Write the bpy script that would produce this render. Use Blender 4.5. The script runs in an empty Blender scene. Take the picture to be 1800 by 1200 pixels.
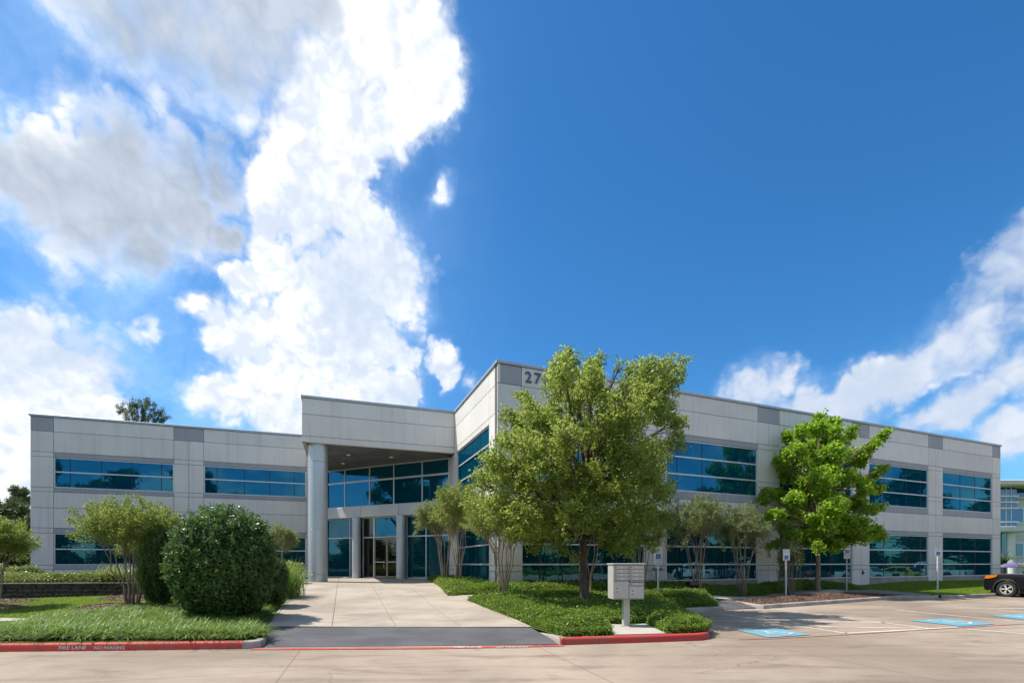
import bpy, math, random
import numpy as np
from mathutils import Vector, Matrix
from mathutils.geometry import delaunay_2d_cdt
import mathutils.noise as mnoise

SC = bpy.context.scene
COL = SC.collection
R = math.radians
rng = np.random.default_rng(7)
random.seed(7)

# ------------------------------------------------------------------ camera, sky, sun, exposure
EYE = 1.70
F = 850.0            # focal length in photograph pixels (1800 wide): a 17 mm shift lens
CX, HY = 900.0, 990.0
cam_d = bpy.data.cameras.new("camera")
cam = bpy.data.objects.new("camera", cam_d)
COL.objects.link(cam)
cam.location = (0, 0, EYE)
cam.rotation_euler = (R(90), 0, 0)
cam_d.sensor_width = 36.0
cam_d.lens = F / 1800 * 36.0
cam_d.shift_y = (HY - 600) / 1800
cam_d.clip_end = 5000
SC.camera = cam

SUN_EL = 59.0
SUN_DIR = Vector((-math.cos(R(SUN_EL)) * 0.99, math.cos(R(SUN_EL)) * 0.12, math.sin(R(SUN_EL)))).normalized()
SUN_STR = 3.7
SKY_STR = 0.10
CLOUD = 0.73
sd = bpy.data.lights.new("sun", 'SUN')
sd.energy = SUN_STR
sd.angle = R(0.5)
sd.color = (1.0, 0.93, 0.84)
so = bpy.data.objects.new("sun", sd)
COL.objects.link(so)
so.rotation_euler = SUN_DIR.to_track_quat('Z', 'Y').to_euler()
so.location = SUN_DIR * 60

vs = SC.view_settings
vs.view_transform = 'Standard'
vs.look = 'None'
vs.exposure = 0.70
vs.gamma = 1
vs.use_curve_mapping = False
SC.cycles.use_denoising = True
SC.cycles.max_bounces = 7
SC.cycles.diffuse_bounces = 3
SC.cycles.glossy_bounces = 3
SC.cycles.transmission_bounces = 4
SC.cycles.transparent_max_bounces = 6
SC.cycles.caustics_reflective = False
SC.cycles.caustics_refractive = False
SC.cycles.sample_clamp_indirect = 6


class NT:
    """small helper round a node tree"""
    def __init__(s, tree):
        s.t = tree
        s.t.nodes.clear()

    def n(s, typ, ins=None, **kw):
        nd = s.t.nodes.new(typ)
        for k, v in kw.items():
            setattr(nd, k, v)
        for k, v in (ins or {}).items():
            sock = nd.inputs[k]
            if isinstance(v, bpy.types.NodeSocket):
                s.t.links.new(v, sock)
            else:
                sock.default_value = v
        return nd

    def m(s, op, a, b=0.0, c=0.0, clamp=False):
        nd = s.t.nodes.new('ShaderNodeMath')
        nd.operation = op
        nd.use_clamp = clamp
        for i, v in enumerate((a, b, c)):
            if isinstance(v, bpy.types.NodeSocket):
                s.t.links.new(v, nd.inputs[i])
            else:
                nd.inputs[i].default_value = v
        return nd.outputs[0]

    def v(s, op, a, b=(0, 0, 0), out=0):
        nd = s.t.nodes.new('ShaderNodeVectorMath')
        nd.operation = op
        for i, x in enumerate((a, b)):
            if isinstance(x, bpy.types.NodeSocket):
                s.t.links.new(x, nd.inputs[i])
            else:
                nd.inputs[i].default_value = x
        return nd.outputs[out]

    def mr(s, x, a, b, c=0.0, d=1.0, kind='SMOOTHSTEP'):
        nd = s.n('ShaderNodeMapRange', {0: x, 1: a, 2: b, 3: c, 4: d}, interpolation_type=kind)
        return nd.outputs[0]

    def mix(s, f, a, b, blend='MIX'):
        nd = s.t.nodes.new('ShaderNodeMix')
        nd.data_type = 'RGBA'
        nd.blend_type = blend
        for i, v in ((0, f), (6, a), (7, b)):
            if isinstance(v, bpy.types.NodeSocket):
                s.t.links.new(v, nd.inputs[i])
            else:
                if i > 0 and len(v) == 3:
                    v = (*v, 1)
                nd.inputs[i].default_value = v
        return nd.outputs[2]

    def noise(s, vec, scale, detail=4, rough=0.55, dist=0.0, out=0, lac=2.0):
        ins = {'Scale': scale, 'Detail': detail, 'Roughness': rough, 'Distortion': dist, 'Lacunarity': lac}
        if vec is not None:
            ins['Vector'] = vec
        return s.n('ShaderNodeTexNoise', ins).outputs[out]

    def link(s, a, b):
        s.t.links.new(a, b)


def dirpx(px, py):
    return Vector(((px - CX) / F, 1.0, (HY - py) / F)).normalized()


world = bpy.data.worlds.new("World")
SC.world = world
world.use_nodes = True
W = NT(world.node_tree)
sky = W.n('ShaderNodeTexSky')
sky.sky_type = 'NISHITA'
sky.sun_disc = False
sky.sun_elevation = R(SUN_EL)
sky.sun_rotation = math.atan2(SUN_DIR.x, SUN_DIR.y)
sky.altitude = 50
sky.air_density = 1.0
sky.dust_density = 0.35
sky.ozone_density = 4.0
tc = W.n('ShaderNodeTexCoord').outputs['Generated']
D = W.v('NORMALIZE', tc)
# warp so that cloud edges billow
wn = W.noise(D, 5.0, 4, 0.6, out=1)
wn = W.v('SUBTRACT', wn, (0.5, 0.5, 0.5))
Dw = W.v('ADD', D, W.v('MULTIPLY', wn, (0.13, 0.13, 0.13)))
wn2 = W.v('SUBTRACT', W.noise(D, 22.0, 4, 0.6, out=1), (0.5, 0.5, 0.5))
Dw = W.v('ADD', Dw, W.v('MULTIPLY', wn2, (0.035, 0.035, 0.035)))


def blobs(lst, vec, acc=None):
    for px, py, r in lst:
        c = dirpx(px, py)
        off = Vector(((px - CX) / F, 1.0, (HY - py) / F)).length
        rad = r / F / off * (1.0 if off < 1.15 else 0.93)
        d = W.v('DISTANCE', vec, tuple(c), out=1)
        val = W.m('MULTIPLY_ADD', d, -1.0 / rad, 1.0)
        acc = val if acc is None else W.m('SMOOTH_MAX', acc, val, 0.18)
    return acc


MAIN = [(585, 20, 105), (640, 90, 115), (710, 120, 85), (755, 115, 48), (770, 165, 38), (560, 150, 90), (650, 190, 78), (515, 200, 62),
        (520, 270, 85), (600, 285, 72), (490, 340, 80), (560, 370, 80), (615, 355, 52), (460, 410, 42), (620, 400, 52), (655, 430, 62), (690, 470, 56),
        (640, 480, 78), (505, 490, 62), (450, 500, 50), (570, 540, 92), (690, 520, 55), (625, 590, 74), (520, 610, 100), (420, 610, 78),
        (470, 690, 100), (590, 690, 95), (690, 690, 42), (390, 580, 52), (340, 535, 30), (375, 700, 48), (540, 750, 100)]
GREY = [(190, 275, 84), (120, 300, 90), (210, 350, 106), (290, 350, 90), (60, 325, 67), (350, 370, 69), (260, 420, 67), (130, 370, 78), (180, 410, 62), (330, 300, 56), (395, 310, 56), (385, 250, 45), (300, 25, 134), (430, 0, 134), (180, -10, 106), (390, 60, 78), (310, 90, 43), (540, -20, 101), (240, 60, 69), (20, 290, 60), (400, 400, 45)]
LOW = [(70, 640, 100), (130, 660, 90), (20, 650, 95), (40, 740, 110), (150, 720, 80), (0, 850, 80), (190, 700, 30)]
SMALL = [(775, 348, 30), (780, 330, 20), (764, 622, 30), (792, 655, 22), (832, 668, 18), (400, 180, 40), (150, 585, 44), (190, 580, 34), (260, 570, 30)]
RIGHT = [(1325, 690, 49), (1365, 670, 40), (1290, 695, 21), (1420, 705, 51), (1480, 710, 58), (1530, 670, 54), (1590, 650, 54), (1640, 625, 47), (1690, 590, 51), (1740, 555, 54), (1790, 500, 61), (1740, 600, 40), (1830, 440, 58), (1640, 740, 35), (1700, 725, 44), (1760, 695, 44), (1830, 660, 54), (1790, 780, 49), (1850, 560, 58), (1300, 705, 34), (1450, 740, 50), (1380, 720, 40)]
Fm = blobs(MAIN, Dw)
Fg = blobs(GREY, Dw)
Fl = blobs(LOW, Dw)
Fs = W.m('SUBTRACT', blobs(SMALL, Dw), 0.10)
Fr = blobs(RIGHT, Dw)
# the rest of the sky: scattered cumulus of the same sort, everywhere but in the framed part
sep = W.n('ShaderNodeSeparateXYZ', {0: D})
dx, dy, dz = sep.outputs[0], sep.outputs[1], sep.outputs[2]
gen = W.noise(W.v('MULTIPLY', D, (1.0, 1.0, 1.8)), 2.3, 4, 0.55)
gen = W.mr(gen, 0.45, 0.66, -0.6, 1.0, 'LINEAR')  # unseen cloud cover, thickened to lift the fill on the shaded facades
back = W.mr(dy, 0.42, 0.15, 0.0, 1.0)
gen = W.m('MULTIPLY_ADD', W.m('SUBTRACT', back, 1.0), 3.0, gen)
allf = W.m('MAXIMUM', W.m('MAXIMUM', Fm, Fg), W.m('MAXIMUM', Fl, W.m('MAXIMUM', Fs, Fr)))
allf = W.m('MAXIMUM', allf, gen)
n1 = W.noise(D, 6.0, 10, 0.60)
n2 = W.noise(D, 26.0, 6, 0.66)


def puff(vec):
    acc = None
    for sc, w in ((7.0, 0.42), (14.5, 0.28), (31.0, 0.18), (64.0, 0.12)):
        n_ = W.m('MULTIPLY', W.m('ABSOLUTE', W.m('SUBTRACT', W.noise(vec, sc, 0.0, 0.5), 0.5)), 4.0 * w)
        acc = n_ if acc is None else W.m('ADD', acc, n_)
    return W.m('SUBTRACT', acc, 0.36)


Dp = W.v('ADD', D, W.v('MULTIPLY', wn2, (0.025, 0.025, 0.025)))
pf = puff(Dp)
bil = W.m('ADD', W.m('MULTIPLY', W.m('SUBTRACT', n1, 0.5), 1.25), W.m('MULTIPLY', W.m('SUBTRACT', n2, 0.5), 0.45))
bil = W.m('ADD', bil, W.m('MULTIPLY', pf, 0.75))
dens = W.m('ADD', W.m('ADD', allf, bil), 0.07)
# crisp heads in places, frayed and soft edges elsewhere
sn = W.mr(W.noise(D, 3.2, 3, 0.5), 0.40, 0.62, 0.0, 1.0)
soft = W.mr(W.m('MAXIMUM', W.m('MAXIMUM', W.m('ADD', Fr, 0.15), Fs), Fg), -0.25, 0.25, 0.26, 0.60)
width = W.m('MULTIPLY', soft, W.m('MULTIPLY_ADD', sn, 1.5, 0.55))
alpha = W.n('ShaderNodeMapRange', {0: dens, 1: 0.05, 2: W.m('ADD', width, 0.05), 3: 0.0, 4: 1.0}, interpolation_type='SMOOTHSTEP').outputs[0]
# every cloud thins out into a frayed, half clear rim
wisp = W.noise(W.v('ADD', D, W.v('MULTIPLY', wn, (0.12, 0.12, 0.12))), 15.0, 7, 0.68)
halo = W.mr(W.m('ADD', dens, W.m('MULTIPLY', W.m('SUBTRACT', wisp, 0.5), 1.6)), -0.28, 0.55)
halo = W.m('MULTIPLY', halo, W.mr(W.m('MAXIMUM', Fr, Fg), -0.5, 0.1, 0.60, 0.38))
alpha = W.m('SUBTRACT', 1.0, W.m('MULTIPLY', W.m('SUBTRACT', 1.0, alpha), W.m('SUBTRACT', 1.0, halo)))
# thin milky veil towards the sun's side
veil = W.mr(W.noise(W.v('ADD', D, W.v('MULTIPLY', wn, (0.3, 0.3, 0.3))), 2.4, 6, 0.6), 0.36, 0.72, 0.10, 1.0)
leftness = W.mr(dx, 0.05, -0.60, 0.0, 1.0)
near_c = W.mr(allf, -0.7, 0.15, 0.0, 0.50)
veil = W.m('MULTIPLY', veil, W.m('ADD', W.m('MULTIPLY', leftness, 0.95), near_c), clamp=True)
# shading of the billows
sdv = tuple(SUN_DIR * 0.022)
pfb = puff(W.v('ADD', Dp, sdv))
n1b = W.noise(W.v('ADD', D, sdv), 6.0, 6, 0.60)
rel = W.m('ADD', W.m('MULTIPLY', W.m('SUBTRACT', pf, pfb), 0.8), W.m('MULTIPLY', W.m('SUBTRACT', n1, n1b), 1.4))
relb = W.mr(rel, -0.20, 0.14, 0.0, 1.0, 'LINEAR')
thick = W.mr(W.m('ADD', Fg, W.m('MULTIPLY', bil, 0.55)), 0.02, 0.72)
blue_in = W.m('MULTIPLY', W.mr(W.noise(D, 4.3, 6, 0.6), 0.40, 0.64), W.mr(dz, 0.72, 0.35, 0.1, 1.0))
WHT = (1.0, 1.0, 1.0)
cc = W.mix(W.m('MULTIPLY', blue_in, 0.90), WHT, (0.52, 0.62, 0.77))
cc = W.mix(W.m('MULTIPLY', W.m('SUBTRACT', 1.0, relb), 0.65), cc, (0.52, 0.62, 0.78))
cc = W.mix(W.m('MULTIPLY', thick, 0.92), cc, (0.43, 0.49, 0.58))
gv = W.mr(W.m('ADD', n1, W.m('MULTIPLY', pf, 0.5)), 0.30, 0.72, 0.80, 1.16, 'LINEAR')
gv = W.m('ADD', W.m('MULTIPLY', W.m('SUBTRACT', gv, 1.0), thick), 1.0)
cc = W.mix(1.0, cc, W.n('ShaderNodeCombineXYZ', {0: gv, 1: gv, 2: gv}).outputs[0], 'MULTIPLY')
rdim = W.mr(Fr, -0.2, 0.2, 0.0, 0.62)
cc = W.mix(rdim, cc, (0.50, 0.58, 0.72))
skyc = W.n('ShaderNodeHueSaturation', {'Hue': 0.502, 'Saturation': 1.25, 'Value': 1.0, 'Color': sky.outputs[0]}).outputs[0]
skyc = W.mix(1.0, skyc, W.mix(W.mr(dz, 0.0, 0.5, 0.0, 1.0, 'LINEAR'), (0.56, 0.90, 1.02), (0.72, 1.02, 1.04)), 'MULTIPLY')
bg1 = W.n('ShaderNodeBackground', {'Color': skyc, 'Strength': SKY_STR})
bgv = W.n('ShaderNodeBackground', {'Color': (0.40, 0.58, 0.82, 1), 'Strength': 1.0})
m1 = W.n('ShaderNodeMixShader', {0: W.m('MULTIPLY', veil, 0.62), 1: bg1.outputs[0], 2: bgv.outputs[0]})
bg2 = W.n('ShaderNodeBackground', {'Color': cc, 'Strength': CLOUD})
up = W.mr(dz, -0.02, 0.03)
alpha = W.m('MULTIPLY', alpha, W.m('MULTIPLY', up, 0.97))
m2 = W.n('ShaderNodeMixShader', {0: alpha, 1: m1.outputs[0], 2: bg2.outputs[0]})
W.n('ShaderNodeOutputWorld', {'Surface': m2.outputs[0]})


# ------------------------------------------------------------------ materials
MATS = {}


def mat(name):
    m = bpy.data.materials.new(name)
    m.use_nodes = True
    MATS[name] = m
    return m, NT(m.node_tree)


def out(N, sh):
    N.n('ShaderNodeOutputMaterial', {'Surface': sh})


def simple(name, col, rough=0.6, metal=0.0, spec=0.5, var=0.12, vscale=3.0, bump=0.0, bscale=40.0, coat=0.0, emit=None, stretch=(1, 1, 1)):
    m, N = mat(name)
    tcn = N.n('ShaderNodeTexCoord').outputs['Object']
    if stretch != (1, 1, 1):
        tcn = N.v('MULTIPLY', tcn, stretch)
    f = N.noise(tcn, vscale, 5, 0.6)
    a = tuple(c * (1 - var) for c in col)
    b = tuple(min(1, c * (1 + var)) for c in col)
    c = N.mix(N.mr(f, 0.3, 0.7), a, b)
    ins = {'Base Color': c, 'Roughness': rough, 'Metallic': metal, 'Specular IOR Level': spec, 'Coat Weight': coat}
    if emit:
        ins['Emission Color'] = (*emit[:3], 1)
        ins['Emission Strength'] = emit[3]
    if bump:
        ins['Normal'] = N.n('ShaderNodeBump', {'Height': N.noise(tcn, bscale, 4, 0.6), 'Strength': bump, 'Distance': 0.02}).outputs[0]
    p = N.n('ShaderNodeBsdfPrincipled', ins)
    out(N, p.outputs[0])
    return m


def concrete(name, c1, c2, stain, stain_amt=0.5, scale=0.35, bump=0.25, joints=None, cracks=0.0):
    m, N = mat(name)
    g = N.n('ShaderNodeNewGeometry').outputs['Position']
    n_big = N.noise(g, scale, 6, 0.62, 0.4)
    n_mid = N.noise(N.v('MULTIPLY', g, (0.5, 1.6, 1)), 1.1, 6, 0.65, 0.6)
    n_f = N.noise(g, 45.0, 3, 0.7)
    c = N.mix(N.mr(n_big, 0.32, 0.68), c1, c2)
    c = N.mix(N.m('MULTIPLY', N.mr(n_mid, 0.50, 0.78), stain_amt), c, stain)
    sp = N.noise(g, 3.2, 8, 0.75)
    c = N.mix(N.m('MULTIPLY', N.mr(sp, 0.56, 0.74), stain_amt * 0.6), c, stain)
    hg = N.noise(N.v('MULTIPLY', g, (1.0, 2.2, 1.0)), scale * 0.55, 4, 0.5, 1.2)
    c = N.mix(N.m('MULTIPLY', N.mr(hg, 0.50, 0.66), stain_amt * 0.45), c, stain)
    c = N.mix(0.35, c, N.n('ShaderNodeCombineXYZ', {0: n_f, 1: n_f, 2: n_f}).outputs[0], 'OVERLAY')
    if joints:
        ang, sx, sy, ox, oy, amt = joints
        rot = N.n('ShaderNodeMapping', {'Vector': g, 'Rotation': (0, 0, -ang), 'Location': (ox, oy, 0)}).outputs[0]
        s2 = N.n('ShaderNodeSeparateXYZ', {0: rot})
        wob = N.m('MULTIPLY', N.noise(g, 6.0, 3), 0.01)
        ln = None
        for k, sz in ((0, sx), (1, sy)):
            fr = N.m('FRACT', N.m('DIVIDE', N.m('ADD', s2.outputs[k], wob), sz))
            dd = N.m('MULTIPLY', N.m('ABSOLUTE', N.m('SUBTRACT', fr, 0.5)), sz)
            l = N.mr(dd, sz * 0.5 - 0.018, sz * 0.5 - 0.006)
            ln = l if ln is None else N.m('MAXIMUM', ln, l)
        c = N.mix(N.m('MULTIPLY', ln, amt), c, tuple(x * 0.45 for x in stain))
    if cracks:
        gw = N.v('ADD', g, N.v('MULTIPLY', N.noise(g, 1.6, 5, 0.6, out=1), (0.9, 0.9, 0.0)))
        vo = N.n('ShaderNodeTexVoronoi', {'Vector': gw, 'Scale': 0.30}, feature='DISTANCE_TO_EDGE').outputs['Distance']
        ck = N.m('MULTIPLY', N.mr(vo, 0.0045, 0.001), N.mr(N.noise(g, 0.35, 2), 0.48, 0.56))
        c = N.mix(N.m('MULTIPLY', ck, cracks), c, tuple(x * 0.3 for x in stain))
        vs_ = N.n('ShaderNodeTexVoronoi', {'Vector': N.v('ADD', g, N.v('MULTIPLY', N.noise(g, 9.0, 2, out=1), (0.12, 0.12, 0))), 'Scale': 0.85, 'Randomness': 1.0})
        sz = N.mr(N.n('ShaderNodeSeparateColor', {0: vs_.outputs['Color']}).outputs[0], 0.62, 1.0, 0.0, 0.13, 'LINEAR')
        spot = N.mr(N.m('SUBTRACT', vs_.outputs['Distance'], sz), 0.0, -0.05)
        c = N.mix(N.m('MULTIPLY', spot, 0.5), c, tuple(x * 0.4 for x in stain))
        # faint tyre tracks that sweep along the lane
        ty = N.n('ShaderNodeTexWave', {'Vector': N.v('MULTIPLY', g, (0.10, 1.0, 1.0)), 'Scale': 0.33, 'Distortion': 5.0, 'Detail': 2.0, 'Detail Scale': 0.6}, bands_direction='Y').outputs['Fac']
        c = N.mix(N.m('MULTIPLY', N.m('MULTIPLY', N.mr(ty, 0.72, 0.98), N.mr(n_mid, 0.35, 0.6)), 0.30), c, stain)
    bmp = N.n('ShaderNodeBump', {'Height': N.m('ADD', n_f, N.m('MULTIPLY', sp, 2.0)), 'Strength': bump, 'Distance': 0.01})
    p = N.n('ShaderNodeBsdfPrincipled', {'Base Color': c, 'Roughness': N.mr(n_mid, 0.3, 0.7, 0.72, 0.9), 'Normal': bmp.outputs[0], 'Specular IOR Level': 0.35})
    out(N, p.outputs[0])
    return m


def panel_mat(name, c1, c2, streak):
    """precast concrete: fine mottling and rain streaks that run down"""
    m, N = mat(name)
    g = N.n('ShaderNodeNewGeometry').outputs['Position']
    oi = N.n('ShaderNodeObjectInfo').outputs['Random']
    n0 = N.noise(g, 0.5, 5, 0.6)
    c = N.mix(N.mr(n0, 0.3, 0.7), c1, c2)
    st = N.noise(N.v('MULTIPLY', g, (5.0, 5.0, 0.22)), 1.0, 5, 0.62)
    c = N.mix(N.m('MULTIPLY', N.mr(st, 0.48, 0.78), 0.42), c, streak)
    nf = N.noise(g, 60.0, 3, 0.7)
    c = N.mix(0.2, c, N.n('ShaderNodeCombineXYZ', {0: nf, 1: nf, 2: nf}).outputs[0], 'OVERLAY')
    k = N.m('MULTIPLY_ADD', oi, 0.08, 0.96)
    c = N.mix(1.0, c, N.n('ShaderNodeCombineXYZ', {0: k, 1: k, 2: k}).outputs[0], 'MULTIPLY')
    b = N.n('ShaderNodeBump', {'Height': nf, 'Strength': 0.15, 'Distance': 0.004})
    p = N.n('ShaderNodeBsdfPrincipled', {'Base Color': c, 'Roughness': 0.85, 'Normal': b.outputs[0], 'Specular IOR Level': 0.3})
    out(N, p.outputs[0])
    return m


def leaf_mat(name, dark, mid, lite, trans=0.35, rough=0.42, spec=0.45, big=0.6, tcol=None):
    m, N = mat(name)
    g = N.n('ShaderNodeNewGeometry')
    rnd = g.outputs['Random Per Island']
    n = N.noise(g.outputs['Position'], big, 3, 0.6)
    v = N.m('ADD', N.m('MULTIPLY', rnd, 0.6), N.m('MULTIPLY', N.mr(n, 0.3, 0.7), 0.4))
    cr = N.n('ShaderNodeValToRGB', {0: v})
    e = cr.color_ramp.elements
    e[0].position = 0.0
    e[0].color = (*dark, 1)
    e[1].position = 1.0
    e[1].color = (*lite, 1)
    k = e.new(0.5)
    k.color = (*mid, 1)
    p = N.n('ShaderNodeBsdfPrincipled', {'Base Color': cr.outputs[0], 'Roughness': rough, 'Specular IOR Level': spec})
    tcv = N.mix(0.6, cr.outputs[0], tcol if tcol else tuple(min(1, x * 2.2) for x in lite))
    t = N.n('ShaderNodeBsdfTranslucent', {'Color': tcv})
    mx = N.n('ShaderNodeMixShader', {0: trans, 1: p.outputs[0], 2: t.outputs[0]})
    out(N, mx.outputs[0])
    return m


M_ROAD = concrete('road_concrete', (0.265, 0.208, 0.155), (0.42, 0.34, 0.262), (0.15, 0.115, 0.085), 0.8, 0.16, 0.2, (R(17), 4.6, 4.6, 1.2, 0.8, 0.45), 0.35)
M_SLAB = concrete('drive_concrete', (0.34, 0.29, 0.23), (0.45, 0.39, 0.315), (0.22, 0.19, 0.16), 0.6, 0.6, 0.15)
M_JOINT = simple('joint_dirt', (0.22, 0.19, 0.16), 0.95)
M_WALK = concrete('walk_concrete', (0.40, 0.37, 0.32), (0.50, 0.46, 0.40), (0.28, 0.25, 0.22), 0.4, 0.8, 0.2)
M_KERB = concrete('kerb_concrete', (0.33, 0.29, 0.25), (0.45, 0.41, 0.36), (0.14, 0.12, 0.10), 0.6, 1.5, 0.3)
M_APRON = concrete('asphalt_apron', (0.085, 0.085, 0.092), (0.12, 0.12, 0.128), (0.06, 0.06, 0.065), 0.5, 0.8, 0.35)
M_PANEL = panel_mat('precast_light', (0.72, 0.695, 0.65), (0.79, 0.765, 0.72), (0.50, 0.47, 0.42))
M_ACCENT = panel_mat('precast_grey', (0.37, 0.375, 0.40), (0.42, 0.425, 0.45), (0.29, 0.29, 0.30))
M_BACK = simple('joint_backing', (0.13, 0.12, 0.11), 0.9)  # dark backing that shows in the gaps between panels
M_PLINTH = concrete('plinth_concrete', (0.30, 0.28, 0.25), (0.38, 0.35, 0.32), (0.16, 0.14, 0.12), 0.6, 1.5)
M_COPING = simple('coping_metal', (0.42, 0.47, 0.50), 0.45, 0.4, var=0.06)
M_ALU = simple('aluminium', (0.70, 0.72, 0.74), 0.38, 0.3, var=0.04)
M_CLAD = simple('column_metal', (0.60, 0.64, 0.66), 0.42, 0.5, var=0.07, vscale=0.8, stretch=(1, 1, 0.3))
M_BAND = simple('band_metal', (0.66, 0.66, 0.65), 0.5, 0.1, var=0.05, vscale=0.8)
M_MULL = simple('dark_gasket', (0.02, 0.025, 0.03), 0.5)
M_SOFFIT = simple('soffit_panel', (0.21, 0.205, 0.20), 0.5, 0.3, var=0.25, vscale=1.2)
M_ROOF = simple('roof_membrane', (0.5, 0.5, 0.48), 0.9)
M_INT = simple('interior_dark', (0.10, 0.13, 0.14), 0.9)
M_INTC = simple('interior_ceiling', (0.5, 0.52, 0.52), 0.9)
M_BLIND = simple('blind_slat', (0.42, 0.46, 0.46), 0.8)
M_LAMP = simple('ceiling_lamp', (0.9, 0.9, 0.85), 0.5, emit=(1.0, 0.95, 0.8, 2.2))
M_DOWN = simple('downlight_lens', (0.55, 0.5, 0.42), 0.5, emit=(1.0, 0.85, 0.6, 0.12))
M_NUM = simple('number_metal', (0.09, 0.12, 0.15), 0.4, 0.5)
M_BRONZE = simple('door_frame_bronze', (0.30, 0.27, 0.19), 0.4, 0.5)
M_STEEL = simple('brushed_steel', (0.62, 0.62, 0.62), 0.3, 0.9)
M_GALV = simple('galvanised_post', (0.42, 0.45, 0.48), 0.45, 0.6, var=0.1, vscale=8)
M_MAIL = simple('mailbox_paint', (0.50, 0.485, 0.45), 0.42, 0.0, var=0.05, vscale=6, coat=0.2)
M_MAILD = simple('mailbox_label', (0.70, 0.69, 0.66), 0.5)
M_BLACK = simple('black_rubber', (0.018, 0.018, 0.018), 0.75)
M_DKPLASTIC = simple('dark_plastic', (0.035, 0.033, 0.03), 0.6)
M_BROWN = simple('fixture_brown', (0.06, 0.045, 0.035), 0.55)
M_SIGNW = simple('sign_white', (0.72, 0.76, 0.74), 0.4, var=0.03)
M_SIGNB = simple('sign_blue', (0.01, 0.08, 0.42), 0.4, var=0.05)
M_SIGNG = simple('sign_green', (0.10, 0.42, 0.22), 0.4)
M_BARK = simple('oak_bark', (0.105, 0.08, 0.06), 0.9, var=0.5, vscale=9, bump=0.9, bscale=22, stretch=(1, 1, 0.25))
M_BARKM = simple('maple_bark', (0.22, 0.17, 0.12), 0.9, var=0.4, vscale=9, bump=0.8, bscale=22, stretch=(1, 1, 0.4))
M_BARKC = simple('crape_bark', (0.33, 0.25, 0.18), 0.7, var=0.35, vscale=6, bump=0.3, bscale=12, stretch=(1, 1, 0.3))
M_BARKP = simple('pine_bark', (0.13, 0.09, 0.065), 0.9, var=0.4, vscale=5, bump=0.8, bscale=10)
M_SOIL = concrete('bed_soil', (0.05, 0.04, 0.03), (0.08, 0.06, 0.045), (0.03, 0.025, 0.02), 0.6, 2.0, 0.6)
M_MULCH = simple('mulch', (0.16, 0.10, 0.075), 0.95, var=0.5, vscale=22, bump=1.0, bscale=30)
M_CHIP = leaf_mat('mulch_chip', (0.09, 0.05, 0.035), (0.20, 0.125, 0.09), (0.34, 0.24, 0.19), 0.0, 0.9, 0.2)
M_STONE = simple('wall_block_stone', (0.075, 0.066, 0.058), 0.95, var=0.5, vscale=7, bump=1.0, bscale=14)
M_CAPST = simple('cap_stone', (0.22, 0.185, 0.15), 0.95, var=0.3, vscale=7, bump=0.5, bscale=20)
M_FLOWER = leaf_mat('flower_purple', (0.25, 0.15, 0.5), (0.4, 0.3, 0.7), (0.75, 0.7, 0.85), 0.3)

L_OAK = leaf_mat('oak_leaf', (0.062, 0.095, 0.018), (0.135, 0.19, 0.035), (0.28, 0.34, 0.07), 0.48, 0.42, 0.4, 0.9, (0.76, 0.92, 0.17))
L_MAPLE = leaf_mat('maple_leaf', (0.10, 0.185, 0.02), (0.19, 0.31, 0.03), (0.31, 0.43, 0.05), 0.55, 0.42, 0.4, 1.0, (0.60, 0.92, 0.06))
L_CRAPE = leaf_mat('crape_leaf', (0.085, 0.135, 0.06), (0.16, 0.22, 0.10), (0.30, 0.36, 0.17), 0.40, 0.5, 0.35, 1.2, (0.6, 0.66, 0.2))
L_CRAPEY = leaf_mat('crape_leaf_green', (0.065, 0.125, 0.03), (0.14, 0.22, 0.05), (0.30, 0.37, 0.10), 0.40, 0.48, 0.35, 1.2, (0.62, 0.7, 0.12))
L_HOLLY = leaf_mat('holly_leaf', (0.028, 0.065, 0.018), (0.065, 0.135, 0.032), (0.15, 0.25, 0.06), 0.22, 0.40, 0.4, 1.0)
L_JUNI = leaf_mat('juniper_leaf', (0.05, 0.095, 0.02), (0.11, 0.18, 0.035), (0.19, 0.28, 0.055), 0.25, 0.6, 0.3, 3.0)
L_COVER = leaf_mat('cover_leaf', (0.060, 0.115, 0.018), (0.125, 0.21, 0.030), (0.24, 0.34, 0.050), 0.32, 0.46, 0.35, 1.6, (0.5,0.7,0.08))
L_HEDGE = leaf_mat('hedge_leaf', (0.09, 0.14, 0.03), (0.17, 0.23, 0.05), (0.32, 0.36, 0.10), 0.25, 0.38, 0.5, 1.6)
L_LIRI = leaf_mat('liriope_leaf', (0.08, 0.145, 0.035), (0.17, 0.265, 0.06), (0.33, 0.44, 0.13), 0.30, 0.45, 0.4, 1.5, (0.45,0.65,0.1))
L_GRASS = leaf_mat('grass_blade', (0.10, 0.17, 0.012), (0.17, 0.25, 0.018), (0.25, 0.33, 0.035), 0.3, 0.6, 0.2, 0.4)
L_PINE = leaf_mat('pine_needle', (0.04, 0.075, 0.03), (0.08, 0.12, 0.045), (0.15, 0.19, 0.07), 0.25, 0.55, 0.3, 1.0)
L_DARK = leaf_mat('shade_tree_leaf', (0.022, 0.05, 0.016), (0.045, 0.085, 0.022), (0.09, 0.13, 0.035), 0.25, 0.5, 0.4, 0.5)


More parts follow.
